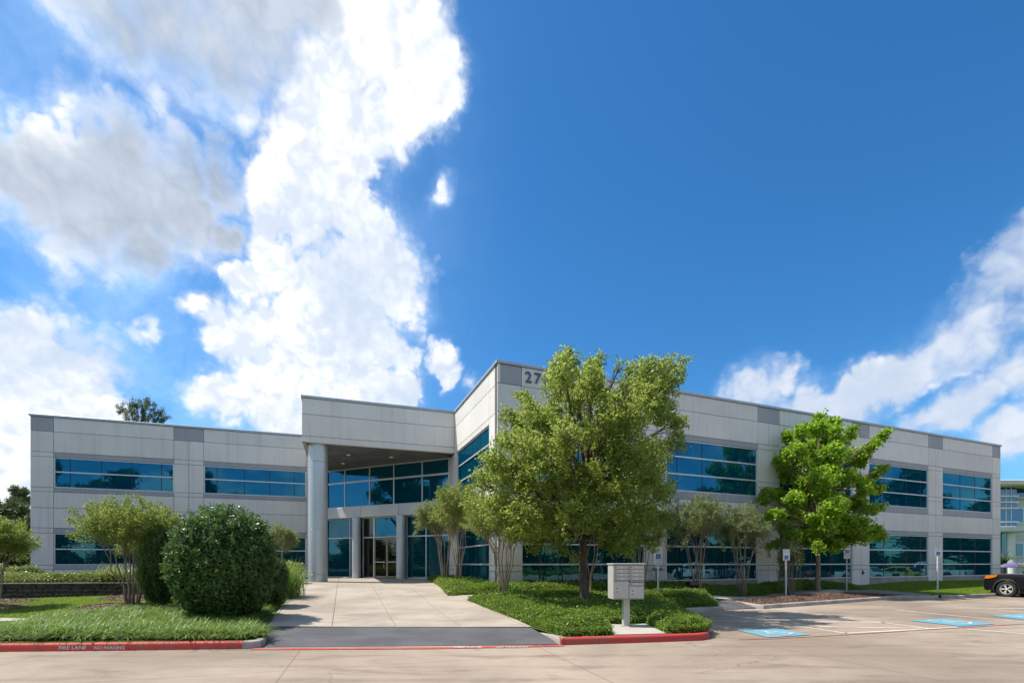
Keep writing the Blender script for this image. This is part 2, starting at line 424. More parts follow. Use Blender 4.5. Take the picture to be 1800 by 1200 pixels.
def lawn_mat():
    m, N = mat('lawn')
    g = N.n('ShaderNodeNewGeometry').outputs['Position']
    a = N.noise(g, 0.6, 5, 0.6)
    b = N.noise(g, 28.0, 4, 0.7)
    c = N.mix(N.mr(a, 0.3, 0.7), (0.11, 0.19, 0.011), (0.17, 0.27, 0.020))
    c = N.mix(N.m('MULTIPLY', N.mr(b, 0.42, 0.62), 0.5), (0.045, 0.085, 0.008), c)
    bm = N.n('ShaderNodeBump', {'Height': b, 'Strength': 0.7, 'Distance': 0.03})
    p = N.n('ShaderNodeBsdfPrincipled', {'Base Color': c, 'Roughness': 0.85, 'Specular IOR Level': 0.2, 'Normal': bm.outputs[0]})
    out(N, p.outputs[0])
    return m


M_LAWN = lawn_mat()


def worn_paint(name, col, wear, amt=0.45, scale=9.0, rough=0.6):
    m, N = mat(name)
    g = N.n('ShaderNodeNewGeometry').outputs['Position']
    a = N.noise(g, scale, 7, 0.72)
    w = N.noise(g, 1.1, 3, 0.6)
    f = N.mr(N.m('ADD', N.m('MULTIPLY', a, 0.7), N.m('MULTIPLY', w, 0.45)), 0.52, 0.72)
    c = N.mix(N.m('MULTIPLY', f, amt), col, wear)
    p = N.n('ShaderNodeBsdfPrincipled', {'Base Color': c, 'Roughness': rough, 'Specular IOR Level': 0.35})
    out(N, p.outputs[0])
    return m


M_RED = worn_paint('kerb_red', (0.50, 0.055, 0.045), (0.26, 0.12, 0.09), 0.8, 7.0, 0.6)
M_REDLINE = worn_paint('line_red', (0.50, 0.07, 0.055), (0.34, 0.24, 0.19), 0.8)
M_REDFAINT = worn_paint('line_red_faded', (0.42, 0.15, 0.12), (0.34, 0.26, 0.20), 0.98, 3.0)
M_WHITEP = worn_paint('line_white', (0.74, 0.70, 0.62), (0.42, 0.35, 0.28), 0.75)
M_BLUEP = worn_paint('stall_blue', (0.10, 0.38, 0.50), (0.26, 0.33, 0.34), 0.85)
M_LETTER = worn_paint('letter_white', (0.78, 0.72, 0.70), (0.55, 0.30, 0.28), 0.6, 14)


def glass_mat(name, refl, trans, fac, body=(0.0, 0.13, 0.24)):
    m, N = mat(name)
    g = N.n('ShaderNodeNewGeometry').outputs['Position']
    oi = N.n('ShaderNodeObjectInfo').outputs['Random']
    wv = N.noise(N.v('ADD', g, N.n('ShaderNodeCombineXYZ', {0: N.m('MULTIPLY', oi, 50.0), 1: 0.0, 2: 0.0}).outputs[0]), 0.9, 2, 0.5)
    bm = N.n('ShaderNodeBump', {'Height': wv, 'Strength': 0.35, 'Distance': 0.012})
    gl = N.n('ShaderNodeBsdfGlossy', {'Color': (*refl, 1), 'Roughness': 0.012, 'Normal': bm.outputs[0]})
    tr = N.n('ShaderNodeBsdfTransparent', {'Color': (*trans, 1)})
    fr = N.n('ShaderNodeFresnel', {'IOR': 1.5}).outputs[0]
    k = N.m('ADD', fac, N.m('MULTIPLY', fr, 0.6), clamp=True)
    mx = N.n('ShaderNodeMixShader', {0: k, 1: tr.outputs[0], 2: gl.outputs[0]})
    # even diffuse tint added to lighten the panes, in place of reflected light
    df = N.n('ShaderNodeBsdfDiffuse', {'Color': (*body, 1)})
    mx2 = N.n('ShaderNodeMixShader', {0: 0.32, 1: mx.outputs[0], 2: df.outputs[0]})
    out(N, mx2.outputs[0])
    return m


M_GLASS = glass_mat('blue_glass', (0.06, 0.27, 0.40), (0.04, 0.34, 0.44), 0.55)
M_GLASST = glass_mat('teal_glass', (0.16, 0.36, 0.44), (0.05, 0.42, 0.50), 0.40, (0.0, 0.12, 0.165))
M_GLASSF = glass_mat('far_glass', (0.25, 0.36, 0.50), (0.05, 0.1, 0.15), 0.6, (0.02, 0.04, 0.08))
M_GLASSD = glass_mat('door_glass', (0.45, 0.50, 0.42), (0.30, 0.30, 0.24), 0.22, (0.02, 0.025, 0.02))


def car_paint(name, col, metal=0.0):
    m, N = mat(name)
    g = N.n('ShaderNodeTexCoord').outputs['Object']
    n = N.noise(g, 2.0, 3)
    c = N.mix(N.mr(n, 0.3, 0.7), tuple(x * 0.92 for x in col), col)
    p = N.n('ShaderNodeBsdfPrincipled', {'Base Color': c, 'Roughness': 0.3, 'Metallic': metal, 'Coat Weight': 1.0, 'Coat Roughness': 0.04})
    out(N, p.outputs[0])
    return m


M_CARBLK = car_paint('paint_black', (0.008, 0.009, 0.014), 0.1)
M_CARWHT = car_paint('paint_white', (0.75, 0.76, 0.78))
M_CARSIL = car_paint('paint_silver', (0.45, 0.46, 0.48), 0.6)
M_CARYEL = car_paint('paint_yellow', (0.65, 0.45, 0.05))
M_CARGLASS = simple('car_glass', (0.01, 0.012, 0.015), 0.05, spec=0.8, var=0.02)
M_RIM = simple('alloy_rim', (0.80, 0.81, 0.82), 0.3, 0.3, var=0.05)
M_ORANGE = simple('amber_lens', (0.85, 0.22, 0.015), 0.15, spec=0.8, coat=1.0)
M_LENS = simple('lamp_lens', (0.7, 0.7, 0.7), 0.1, spec=0.8, coat=1.0)
M_REDLENS = simple('tail_lens', (0.35, 0.01, 0.01), 0.15, coat=1.0)


# ------------------------------------------------------------------ objects
def new_obj(name, mesh, parent=None, loc=(0, 0, 0)):
    o = bpy.data.objects.new(name, mesh)
    COL.objects.link(o)
    o.location = loc
    if parent is not None:
        o.parent = parent
    return o


def thing(name, label, cat, loc=(0, 0, 0), rz=0.0, group=None):
    o = bpy.data.objects.new(name, None)
    COL.objects.link(o)
    o.location = loc
    o.rotation_euler = (0, 0, rz)
    o.empty_display_size = 0.3
    o['label'] = label
    o['category'] = cat
    if group:
        o['group'] = group
    return o


def tag(o, label=None, cat=None, group=None, kind=None):
    for k, v in (('label', label), ('category', cat), ('group', group), ('kind', kind)):
        if v:
            o[k] = v
    return o


def copy_tree(root, loc=None, rz=None, label=None):
    def rec(o, par):
        c = o.copy()
        COL.objects.link(c)
        c.parent = par
        for ch in kids.get(o.name, []):
            rec(ch, c)
        return c
    kids = {}
    for ob in bpy.data.objects:
        if ob.parent is not None:
            kids.setdefault(ob.parent.name, []).append(ob)
    c = rec(root, None)
    if loc is not None:
        c.location = loc
    if rz is not None:
        c.rotation_euler = (0, 0, rz)
    if label:
        c['label'] = label
    return c


class MB:
    """collects shapes and links them as one mesh object"""
    def __init__(s):
        s.v, s.f, s.mi = [], [], []
        s.k = 0

    def add(s, vs_, fs):
        b = len(s.v)
        s.v += [tuple(x) for x in vs_]
        s.f += [tuple(b + i for i in f) for f in fs]
        s.mi += [s.k] * len(fs)
        return s

    def box(s, x0, x1, y0, y1, z0, z1, M=None):
        vs_ = [(x, y, z) for z in (z0, z1) for x, y in ((x0, y0), (x1, y0), (x1, y1), (x0, y1))]
        if M is not None:
            vs_ = [M @ Vector(v) for v in vs_]
        return s.add(vs_, [(3, 2, 1, 0), (4, 5, 6, 7), (0, 1, 5, 4), (1, 2, 6, 5), (2, 3, 7, 6), (3, 0, 4, 7)])

    def bbox(s, x0, x1, y0, y1, z0, z1, b=0.01, M=None):
        """box with all edges chamfered"""
        vs_, idx = [], {}
        for sx in (0, 1):
            for sy in (0, 1):
                for sz in (0, 1):
                    X, Y, Z = (x0, x1)[sx], (y0, y1)[sy], (z0, z1)[sz]
                    dx_, dy_, dz_ = (b, -b)[sx], (b, -b)[sy], (b, -b)[sz]
                    for a, p in enumerate(((X, Y + dy_, Z + dz_), (X + dx_, Y, Z + dz_), (X + dx_, Y + dy_, Z))):
                        idx[sx, sy, sz, a] = len(vs_)
                        vs_.append(p)
        fs = []
        for a in range(3):
            for e in (0, 1):
                q = []
                for i, j in ((0, 0), (1, 0), (1, 1), (0, 1)):
                    k = [i, j]
                    k.insert(a, e)
                    q.append(idx[k[0], k[1], k[2], a])
                fs.append(tuple(q) if (e == 1) != (a == 1) else tuple(reversed(q)))
        for a in range(3):
            o1, o2 = [x for x in range(3) if x != a]
            for i in (0, 1):
                for j in (0, 1):
                    k0, k1 = [0] * 3, [0] * 3
                    k0[o1] = k1[o1] = i
                    k0[o2] = k1[o2] = j
                    k1[a] = 1
                    fs.append((idx[k0[0], k0[1], k0[2], o1], idx[k1[0], k1[1], k1[2], o1], idx[k1[0], k1[1], k1[2], o2], idx[k0[0], k0[1], k0[2], o2]))
        for sx in (0, 1):
            for sy in (0, 1):
                for sz in (0, 1):
                    fs.append(tuple(idx[sx, sy, sz, a] for a in range(3)))
        if M is not None:
            vs_ = [M @ Vector(v) for v in vs_]
        return s.add(vs_, fs)

    def cyl(s, p0, p1, r0, r1=None, n=16, cap=True):
        return s.tube([p0, p1], [r0, r0 if r1 is None else r1], n, cap)

    def tube(s, pts, rad, n=8, cap=True):
        pts = [Vector(p) for p in pts]
        rings = []
        t0 = (pts[1] - pts[0]).normalized()
        a = t0.orthogonal().normalized()
        for i, p in enumerate(pts):
            t = ((pts[i + 1] if i + 1 < len(pts) else p) - (pts[i - 1] if i else p)).normalized()
            a = (a - t * a.dot(t))
            a = a.normalized() if a.length > 1e-6 else t.orthogonal().normalized()
            b = t.cross(a)
            r = rad[i] if hasattr(rad, '__len__') else rad
            rings.append([p + (a * math.cos(2 * math.pi * k / n) + b * math.sin(2 * math.pi * k / n)) * r for k in range(n)])
        vs_ = [q for rg in rings for q in rg]
        fs = []
        for i in range(len(rings) - 1):
            for k in range(n):
                k2 = (k + 1) % n
                fs.append((i * n + k, i * n + k2, (i + 1) * n + k2, (i + 1) * n + k))
        if cap:
            fs.append(tuple(range(n - 1, -1, -1)))
            fs.append(tuple((len(rings) - 1) * n + k for k in range(n)))
        return s.add(vs_, fs)

    def lathe(s, prof, n=24, M=None, cap=True):
        vs_ = [(r * math.cos(2 * math.pi * k / n), r * math.sin(2 * math.pi * k / n), z) for r, z in prof for k in range(n)]
        fs = []
        for i in range(len(prof) - 1):
            for k in range(n):
                k2 = (k + 1) % n
                fs.append((i * n + k, i * n + k2, (i + 1) * n + k2, (i + 1) * n + k))
        if cap:
            fs.append(tuple(range(n - 1, -1, -1)))
            fs.append(tuple((len(prof) - 1) * n + k for k in range(n)))
        if M is not None:
            vs_ = [M @ Vector(v) for v in vs_]
        return s.add(vs_, fs)

    def prism(s, poly, y0, y1, M=None):
        """poly in XZ, extruded along Y"""
        n = len(poly)
        vs_ = [(x, y0, z) for x, z in poly] + [(x, y1, z) for x, z in poly]
        if M is not None:
            vs_ = [M @ Vector(v) for v in vs_]
        fs = [tuple(range(n)), tuple(range(2 * n - 1, n - 1, -1))]
        fs += [(i, n + i, n + (i + 1) % n, (i + 1) % n) for i in range(n)]
        return s.add(vs_, fs)

    def mesh(s, name, mats, smooth=False):
        me = bpy.data.meshes.new(name)
        me.from_pydata([tuple(v) for v in s.v], [], s.f)
        for m in (mats if isinstance(mats, (list, tuple)) else [mats]):
            me.materials.append(m)
        if any(s.mi):
            me.polygons.foreach_set('material_index', s.mi)
        if smooth:
            me.polygons.foreach_set('use_smooth', [True] * len(me.polygons))
            if smooth != 'all':
                me.set_sharp_from_angle(angle=R(35))
        me.update()
        return me

    def build(s, name, mats, parent=None, smooth=False, loc=(0, 0, 0), offset=None):
        if offset is not None:
            o = Vector(offset)
            s.v = [tuple(Vector(v) - o) for v in s.v]
        return new_obj(name, s.mesh(name, mats, smooth), parent, loc)


def np_mesh(name, V, Fq, mats):
    """V (n,3), Fq (m,k) all faces of k corners"""
    me = bpy.data.meshes.new(name)
    me.vertices.add(len(V))
    me.vertices.foreach_set('co', np.asarray(V, dtype=np.float32).ravel())
    m, k = Fq.shape
    me.loops.add(m * k)
    me.loops.foreach_set('vertex_index', Fq.astype(np.int32).ravel())
    me.polygons.add(m)
    me.polygons.foreach_set('loop_start', np.arange(0, m * k, k, dtype=np.int32))
    me.update(calc_edges=True)
    for x in (mats if isinstance(mats, (list, tuple)) else [mats]):
        me.materials.append(x)
    return me


def unit(a):
    return a / np.maximum(np.linalg.norm(a, axis=1, keepdims=True), 1e-9)


def leaves(P, size, aspect=0.55, axis=None, nrm=None, jit=1.0):
    """a diamond-shaped leaf at every point"""
    n = len(P)
    size = np.broadcast_to(np.asarray(size, float), (n,)) * rng.uniform(0.7, 1.25, n)
    nn = rng.normal(size=(n, 3)) * jit
    if nrm is not None:
        nn = nn + nrm
    nn = unit(nn)
    ax = rng.normal(size=(n, 3)) * (0.5 if axis is not None else 1.0)
    if axis is not None:
        ax = ax + axis
    ax = unit(ax - nn * (ax * nn).sum(1, keepdims=True))
    sd_ = np.cross(nn, ax)
    L = size[:, None] * 0.5
    Wd = L * aspect
    fold = nn * L * 0.18
    V = np.stack([P - ax * L, P + sd_ * Wd + fold, P + ax * L, P - sd_ * Wd + fold], axis=1).reshape(-1, 3)
    return V, np.arange(4 * n).reshape(n, 4)


def strap(P, length, width, lean, seg=3, up=1.0):
    """arching strap leaves: P roots, each bends over along a random direction"""
    n = len(P)
    L = length * rng.uniform(0.6, 1.2, n)
    ang = rng.uniform(0, 2 * np.pi, n)
    d = np.stack([np.cos(ang), np.sin(ang), np.zeros(n)], 1)
    side = np.stack([-np.sin(ang), np.cos(ang), np.zeros(n)], 1)
    ln = lean * rng.uniform(0.4, 1.3, n)
    V = []
    for k in range(seg + 1):
        t = k / seg
        h = (t * up - t * t * up * 0.62 * np.minimum(ln, 1.3))[:, None] * L[:, None]
        o = (t ** 1.6) * (ln * L)[:, None] * d
        w = width * (1 - t ** 2.2) * 0.5 + 0.0008
        c = P + o + np.array([0, 0, 1.0]) * h
        V += [c - side * w, c + side * w]
    V = np.stack(V, axis=1)
    nv = 2 * (seg + 1)
    base = (np.arange(n) * nv)[:, None]
    Fs = [base + np.array([[2 * k, 2 * k + 1, 2 * k + 3, 2 * k + 2]]) for k in range(seg)]
    return V.reshape(-1, 3), np.concatenate(Fs, 0)


# ------------------------------------------------------------------ the ground's height, from the places where the photo fixes it
def at(px, py, z):
    Y = F * (EYE - z) / (py - HY)
    return ((px - CX) / F * Y, Y, z)


def atY(px, Y):
    return ((px - CX) / F * Y, Y)


CTRL = [at(0, 1131, .15), at(440, 1128, .15), (-20, 9.0, .15), (-40, 8.6, .15), (-60, 8.0, .15), at(470, 1106, .12), at(700, 1105, .12), at(935, 1104, .12),
        at(985, 1118, .15), at(1240, 1110, .15), at(556, 1022, .74), at(745, 1018, .76), (-12.4, 31, .76), (-3.6, 28.1, .76), (-8, 29.5, .76),
        (-3.2, 26.9, .76), (-1.9, 23.6, .74), (-.6, 20.2, .70), (7, 23.3, .66), (15, 26.5, .62), (25, 30.6, .58), (35, 34.7, .54),
        (-18.5, 17.4, .42), (-14, 18.1, .53), (-30, 17, .42), (-45, 17, .4), (-11, 14.1, .40), (-13, 17, .50), (-10.2, 14, .36),
        (-7.7, 12.8, .26), at(50, 1090, .25), (-11, 11.5, .22), at(1150, 1070, .16), at(1268, 1064, .15), at(1287, 1055, .15),
        at(1590, 1045, .15), at(1655, 1044, .15), at(1750, 1040, .15), (35, 28.5, .15), (60, 38, .15), at(1300, 1048, .15),
        at(1400, 1043, .18), at(1520, 1038, .20), at(805, 1050, .45), (-14, 24, .72), (-27, 27, .9), (-14, 31.8, .8),
        (0, 60, .7), (40, 60, .5), (-40, 60, .8), (-60, 40, .7), (80, 60, .2), (0, 110, .5), (80, 110, .3), (-80, 110, .6),
        (4.8, 14.2, .16), (1.5, 14.5, .28), (4.0, 19.5, .42), (-9.6, 16.5, .40), (-11, 20.5, .62)]
_C = np.array(CTRL)


def _U(r2):
    return np.where(r2 > 1e-9, 0.5 * r2 * np.log(np.maximum(r2, 1e-12)), 0.0)


_n = len(_C)
_K = _U(((_C[:, None, :2] - _C[None, :, :2]) ** 2).sum(-1)) + np.eye(_n) * 1.5
_Pm = np.concatenate([np.ones((_n, 1)), _C[:, :2]], 1)
_A = np.block([[_K, _Pm], [_Pm.T, np.zeros((3, 3))]])
_w = np.linalg.solve(_A, np.concatenate([_C[:, 2], np.zeros(3)]))


def gh(x, y):
    """ground height of the raised, planted ground at arrays or numbers x, y"""
    xa, ya = np.atleast_1d(np.asarray(x, float)), np.atleast_1d(np.asarray(y, float))
    r2 = (xa[:, None] - _C[None, :, 0]) ** 2 + (ya[:, None] - _C[None, :, 1]) ** 2
    z = _U(r2) @ _w[:_n] + _w[_n] + _w[_n + 1] * xa + _w[_n + 2] * ya
    z = np.clip(z, 0.11, 1.0)
    return z if np.ndim(x) else float(z[0])


def ghit(px, py):
    """where the ray through a photo pixel meets the raised ground"""
    k = (px - CX) / F
    Y = 9.0
    for i in range(600):
        z = gh(k * Y, Y)
        if EYE - (py - HY) / F * Y <= z:
            break
        Y += 0.05
    return (k * Y, Y)


def hit(px, py, z=0.0):
    return at(px, py, z)[:2]


def inpoly(x, y, poly):
    c = np.zeros(len(x), bool)
    j = len(poly) - 1
    for i in range(len(poly)):
        xi, yi = poly[i][:2]
        xj, yj = poly[j][:2]
        t = ((yi > y) != (yj > y)) & (x < (xj - xi) * (y - yi) / (yj - yi + 1e-12) + xi)
        c ^= t
        j = i
    return c


def edge_dist(x, y, poly):
    d = np.full(len(x), 1e9)
    j = len(poly) - 1
    for i in range(len(poly)):
        a = np.array(poly[j][:2])
        b = np.array(poly[i][:2])
        ab = b - a
        L2 = (ab ** 2).sum() + 1e-12
        t = np.clip(((x - a[0]) * ab[0] + (y - a[1]) * ab[1]) / L2, 0, 1)
        d = np.minimum(d, np.hypot(x - a[0] - t * ab[0], y - a[1] - t * ab[1]))
        j = i
    return d


def scatter(poly, n):
    P = np.array([p[:2] for p in poly])
    lo, hi = P.min(0), P.max(0)
    res = []
    tot = 0
    while tot < n:
        q = rng.uniform(lo, hi, size=(n * 2, 2))
        q = q[inpoly(q[:, 0], q[:, 1], poly)]
        res.append(q)
        tot += len(q)
    return np.concatenate(res)[:n]


def resample(poly, step, closed=True):
    o = []
    m = len(poly) if closed else len(poly) - 1
    for i in range(m):
        a = Vector(poly[i][:2])
        b = Vector(poly[(i + 1) % len(poly)][:2])
        k = max(1, int((b - a).length / step))
        for j in range(k):
            o.append(tuple(a.lerp(b, j / k)))
    if not closed:
        o.append(tuple(poly[-1][:2]))
    return o


def sheet(name, poly, zf, m, spacing=0.5, parent=None, skirt=0.0, kind='structure', label=None, smooth=True):
    """a sheet over the polygon that follows zf(x,y) arrays"""
    ring = resample(poly, spacing)
    P = np.array(ring)
    lo, hi = P.min(0), P.max(0)
    gx, gy = np.meshgrid(np.arange(lo[0] + spacing / 2, hi[0], spacing), np.arange(lo[1] + spacing / 2, hi[1], spacing))
    gx = gx.ravel() + rng.uniform(-.1, .1, gx.size) * spacing
    gy = gy.ravel() + rng.uniform(-.1, .1, gy.size) * spacing
    ok = inpoly(gx, gy, ring)
    gx, gy = gx[ok], gy[ok]
    ok = edge_dist(gx, gy, poly) > spacing * 0.35
    gx, gy = gx[ok], gy[ok]
    vs2 = [Vector(p) for p in ring] + [Vector(p) for p in zip(gx, gy)]
    n = len(ring)
    ed = [(i, (i + 1) % n) for i in range(n)]
    r = delaunay_2d_cdt(vs2, ed, [list(range(n))], 2, 1e-5)
    xy = np.array([tuple(v) for v in r[0]])
    z = zf(xy[:, 0], xy[:, 1])
    V = [tuple(v) for v in np.column_stack([xy, z])]
    fs = []
    for f in r[2]:
        a, b, c = (V[i] for i in f[:3])
        cr = (b[0] - a[0]) * (c[1] - a[1]) - (b[1] - a[1]) * (c[0] - a[0])
        fs.append(tuple(f) if cr > 0 else tuple(reversed(f)))
    if skirt:
        zr = zf(P[:, 0], P[:, 1])
        b = len(V)
        V += [(x, y, zz) for (x, y), zz in zip(ring, zr)] + [(x, y, zz - skirt) for (x, y), zz in zip(ring, zr)]
        fs += [(b + i, b + (i + 1) % n, b + n + (i + 1) % n, b + n + i) for i in range(n)]
    me = bpy.data.meshes.new(name)
    me.from_pydata(V, [], fs)
    me.materials.append(m)
    if smooth and not skirt:
        me.polygons.foreach_set('use_smooth', [True] * len(me.polygons))
    me.update()
    o = new_obj(name, me, parent)
    if kind and parent is None:
        o['kind'] = kind
    return o


def text_mesh(txt, size, m, depth=0.0, bold=0.0, name='lettering'):
    cu = bpy.data.curves.new('t', 'FONT')
    cu.body = txt
    cu.size = size
    cu.extrude = depth
    cu.offset = bold
    cu.align_x = 'CENTER'
    cu.align_y = 'CENTER'
    cu.resolution_u = 4
    ob = bpy.data.objects.new('t', cu)
    COL.objects.link(ob)
    dg = bpy.context.evaluated_depsgraph_get()
    me = bpy.data.meshes.new_from_object(ob.evaluated_get(dg))
    bpy.data.objects.remove(ob)
    bpy.data.curves.remove(cu)
    me.name = name
    me.materials.clear()
    me.materials.append(m)
    return me

# ================================================================== ground, road, kerbs
gm = MB()
gm.add([(-1500, -1500, -0.06), (1500, -1500, -0.06), (1500, 1500, -0.06), (-1500, 1500, -0.06)], [(0, 1, 2, 3)])
ground = gm.build('ground', M_LAWN)
ground['kind'] = 'structure'

road = sheet('road', [(-70, -14), (75, -14), (75, 46), (60, 46), (18, 30), (-5.0, 12.5), (-60, 12.5)], lambda x, y: np.zeros(len(x)), M_ROAD, 4.0, smooth=False)

T1 = [(-60, 7.75), (-9.87, 9.40), (-5.22, 9.72), (-5.16, 9.9), (-5.40, 10.6), (-6.06, 11.9), (.49, 11.85), (1.0, 10.5), (1.04, 10.2), (4.1, 10.8),
      (4.42, 11.1), (4.55, 11.6), (4.82, 14.0), (4.92, 16.65), (7.5, 17.5), (7.65, 17.75), (8.25, 19.7), (9.15, 20.2), (9.38, 18.3), (19.15, 23.8),
      (20.3, 23.4), (21.1, 24.0), (21.3, 24.1), (21.85, 23.75), (25.3, 25.35), (36, 29.6), (60, 39.2), (90, 52), (90, 120), (-90, 120), (-90, 7.75)]
lawn = sheet('lawn', T1, gh, M_LAWN, 1.3, smooth=True)


def off(o):
    return lambda x, y: gh(x, y) + o


def kerb(name, line, m, label=None, h=0.15, w=0.17, hs=None, parent=None):
    """kerb whose road face stands on the line, its body to the left of the line's direction"""
    pts = [Vector((p[0], p[1])) for p in line]
    prof = [(0.0, -0.10), (0.012, h - 0.045), (0.022, h - 0.018), (0.048, h), (w - 0.03, h + 0.004), (w, h - 0.015), (w, -0.1)]
    V, Fs = [], []
    for i, p in enumerate(pts):
        a = (pts[i] - pts[i - 1]).normalized() if i else (pts[1] - pts[0]).normalized()
        b = (pts[i + 1] - pts[i]).normalized() if i + 1 < len(pts) else a
        t = (a + b).normalized()
        k = 1 / max(0.4, t.dot(a))
        nrm = Vector((-t.y, t.x)) * k
        s = 1.0 if hs is None else hs[i]
        for ww, z in prof:
            q = p + nrm * ww
            V.append((q.x, q.y, z * s if z > 0 else z))
    n = len(prof)
    for i in range(len(pts) - 1):
        for k in range(n - 1):
            Fs.append((i * n + k, (i + 1) * n + k, (i + 1) * n + k + 1, i * n + k + 1))
    Fs.append(tuple(range(n)))
    Fs.append(tuple(reversed(range((len(pts) - 1) * n, len(pts) * n))))
    mb = MB().add(V, Fs)
    o = mb.build(name, m, parent, smooth=True)
    if parent is None:
        o['kind'] = 'structure'
        if label:
            o['label'] = label
    return o


KL = [(-60, 7.65)] + resample([(-20, 8.95), hit(0, 1145), hit(200, 1143), hit(425, 1140)], 2.0, False)
kerb('kerb', KL, M_RED, 'long red painted kerb of the fire lane in front of the left bed')
kerb('kerb', [hit(425, 1140), (-5.2, 9.68), (-5.08, 9.80), (-5.13, 10.05), (-5.40, 10.7), (-6.02, 11.9)], M_KERB, 'bare concrete kerb that curves into the left edge of the driveway', hs=[1, 1, 1, 1, .8, .25])
kerb('kerb', [(.44, 11.85), (.85, 10.75), (.94, 10.2), (1.01, 10.08)], M_KERB, 'bare concrete kerb at the right edge of the driveway', hs=[.25, .85, 1, 1])
KR = [(1.01, 10.08), (2.6, 10.36), (4.15, 10.68), (4.45, 10.9), (4.60, 11.25), (4.66, 11.7)]
kerb('kerb', KR, M_RED, 'red painted kerb in front of the mailbox bed')
kerb('kerb', [(4.66, 11.7), (4.92, 14.0), (5.0, 16.5)], M_KERB, 'bare concrete kerb down the right side of the mailbox bed')
kerb('kerb', [(5.0, 16.5), (7.5, 17.4), (7.68, 17.6), (7.72, 17.85)], M_KERB, 'grey concrete kerb in front of the low clipped hedge')
kerb('kerb', [(9.2, 20.1), (9.30, 18.3), (9.45, 18.15), (13.2, 20.25)], M_KERB, 'grey concrete kerb along the left half of the mulched island')
kerb('kerb', [(13.23, 20.27), (19.2, 23.68), (20.2, 23.25), (20.5, 23.3), (21.15, 23.95)], M_KERB, 'grey concrete kerb along the right half of the mulched island')
kerb('kerb', [(21.3, 24.0), (21.75, 23.62), (25.3, 25.2), (36, 29.5), (60, 39)], M_KERB, 'grey concrete kerb in front of the parked black car')

# --- driveway of cast slabs, their joints recessed
dv = Vector((-0.3289, 0.9444))
du = Vector((0.9444, 0.3289))
DW = [(-6.06, 11.92), (.47, 11.85), (-5.2, 28.75), (-3.5, 28.0), (-3.9, 28.35), (-12.2, 32.3), (-12.6, 31.9), (-10.98, 25.5)]
DWc = [(-6.06, 11.92), (.47, 11.85), (-4.75, 27.4), (-5.05, 28.9), (-12.2, 32.2), (-12.9, 32.0), (-10.98, 25.5)]
drive = sheet('driveway', DWc, off(0.012), M_JOINT, 0.8, smooth=True)


def clip(poly, cutter):
    """polygon clipped to a convex counter-clockwise one"""
    o = [Vector(p) for p in poly]
    for i in range(len(cutter)):
        a, b = Vector(cutter[i]), Vector(cutter[(i + 1) % len(cutter)])
        e = b - a
        res = []
        for j in range(len(o)):
            p, q = o[j], o[(j + 1) % len(o)]
            sp = e.x * (p.y - a.y) - e.y * (p.x - a.x)
            sq = e.x * (q.y - a.y) - e.y * (q.x - a.x)
            if sp >= 0:
                res.append(p)
            if (sp >= 0) != (sq >= 0):
                res.append(p.lerp(q, sp / (sp - sq)))
        o = res
        if len(o) < 3:
            return []
    return o


def convex(poly):
    ps = sorted(set((round(p[0], 4), round(p[1], 4)) for p in poly))
    def half(seq):
        h = []
        for p in seq:
            while len(h) > 1 and (h[-1][0] - h[-2][0]) * (p[1] - h[-2][1]) - (h[-1][1] - h[-2][1]) * (p[0] - h[-2][0]) <= 0:
                h.pop()
            h.append(p)
        return h
    a, b = half(ps), half(ps[::-1])
    return a[:-1] + b[:-1]


def slab_set(poly, base, sw, sl, m, parent, o0, joint=0.014, gap=0.008, th=0.014, nm='slab', du=du, dv=dv):
    cv = convex(poly)
    org = Vector(base)
    for i in range(-14, 26):
        for j in range(-3, 22):
            a = org + du * (i * sw + gap) + dv * (j * sl + gap)
            q = [a, a + du * (sw - 2 * gap), a + du * (sw - 2 * gap) + dv * (sl - 2 * gap), a + dv * (sl - 2 * gap)]
            c = clip(q, cv)
            if len(c) < 3:
                continue
            ar = abs(sum(c[k].x * c[(k + 1) % len(c)].y - c[(k + 1) % len(c)].x * c[k].y for k in range(len(c)))) / 2
            if ar < 0.05:
                continue
            V = [(p.x, p.y, gh(p.x, p.y) + o0 + th) for p in c]
            n = len(V)
            # slightly lower rim so that the joint reads as a groove
            cc = sum((Vector(v) for v in V), Vector()) / n
            ins = [tuple(Vector(v) + (cc - Vector(v)).normalized() * 0.012) for v in V]
            low = [(x, y, z - th - 0.004) for x, y, z in V]
            mb = MB()
            mb.add(ins + [(x, y, z - 0.004) for x, y, z in V] + low,
                   [tuple(range(n))] + [(n + k, n + (k + 1) % n, (k + 1) % n, k) for k in range(n)] + [(2 * n + k, 2 * n + (k + 1) % n, n + (k + 1) % n, n + k) for k in range(n)])
            mb.build(nm, m, parent)


slab_set(DWc, (-4.42, 11.88), 1.5, 1.9, M_SLAB, drive, 0.014)


def apron_z(x, y):
    t = np.clip((y - 10.0) / 1.9, 0, 1)
    return 0.006 + t * 0.13


APR = [(-5.2, 9.76), (-5.05, 9.83), (1.0, 10.14), (.90, 10.5), (.47, 11.85), (-6.06, 11.92), (-5.45, 10.7), (-5.15, 10.1)]
apr = sheet('driveway_apron', APR, apron_z, M_APRON, 0.35)
apr['label'] = 'dark asphalt strip where the driveway meets the road'

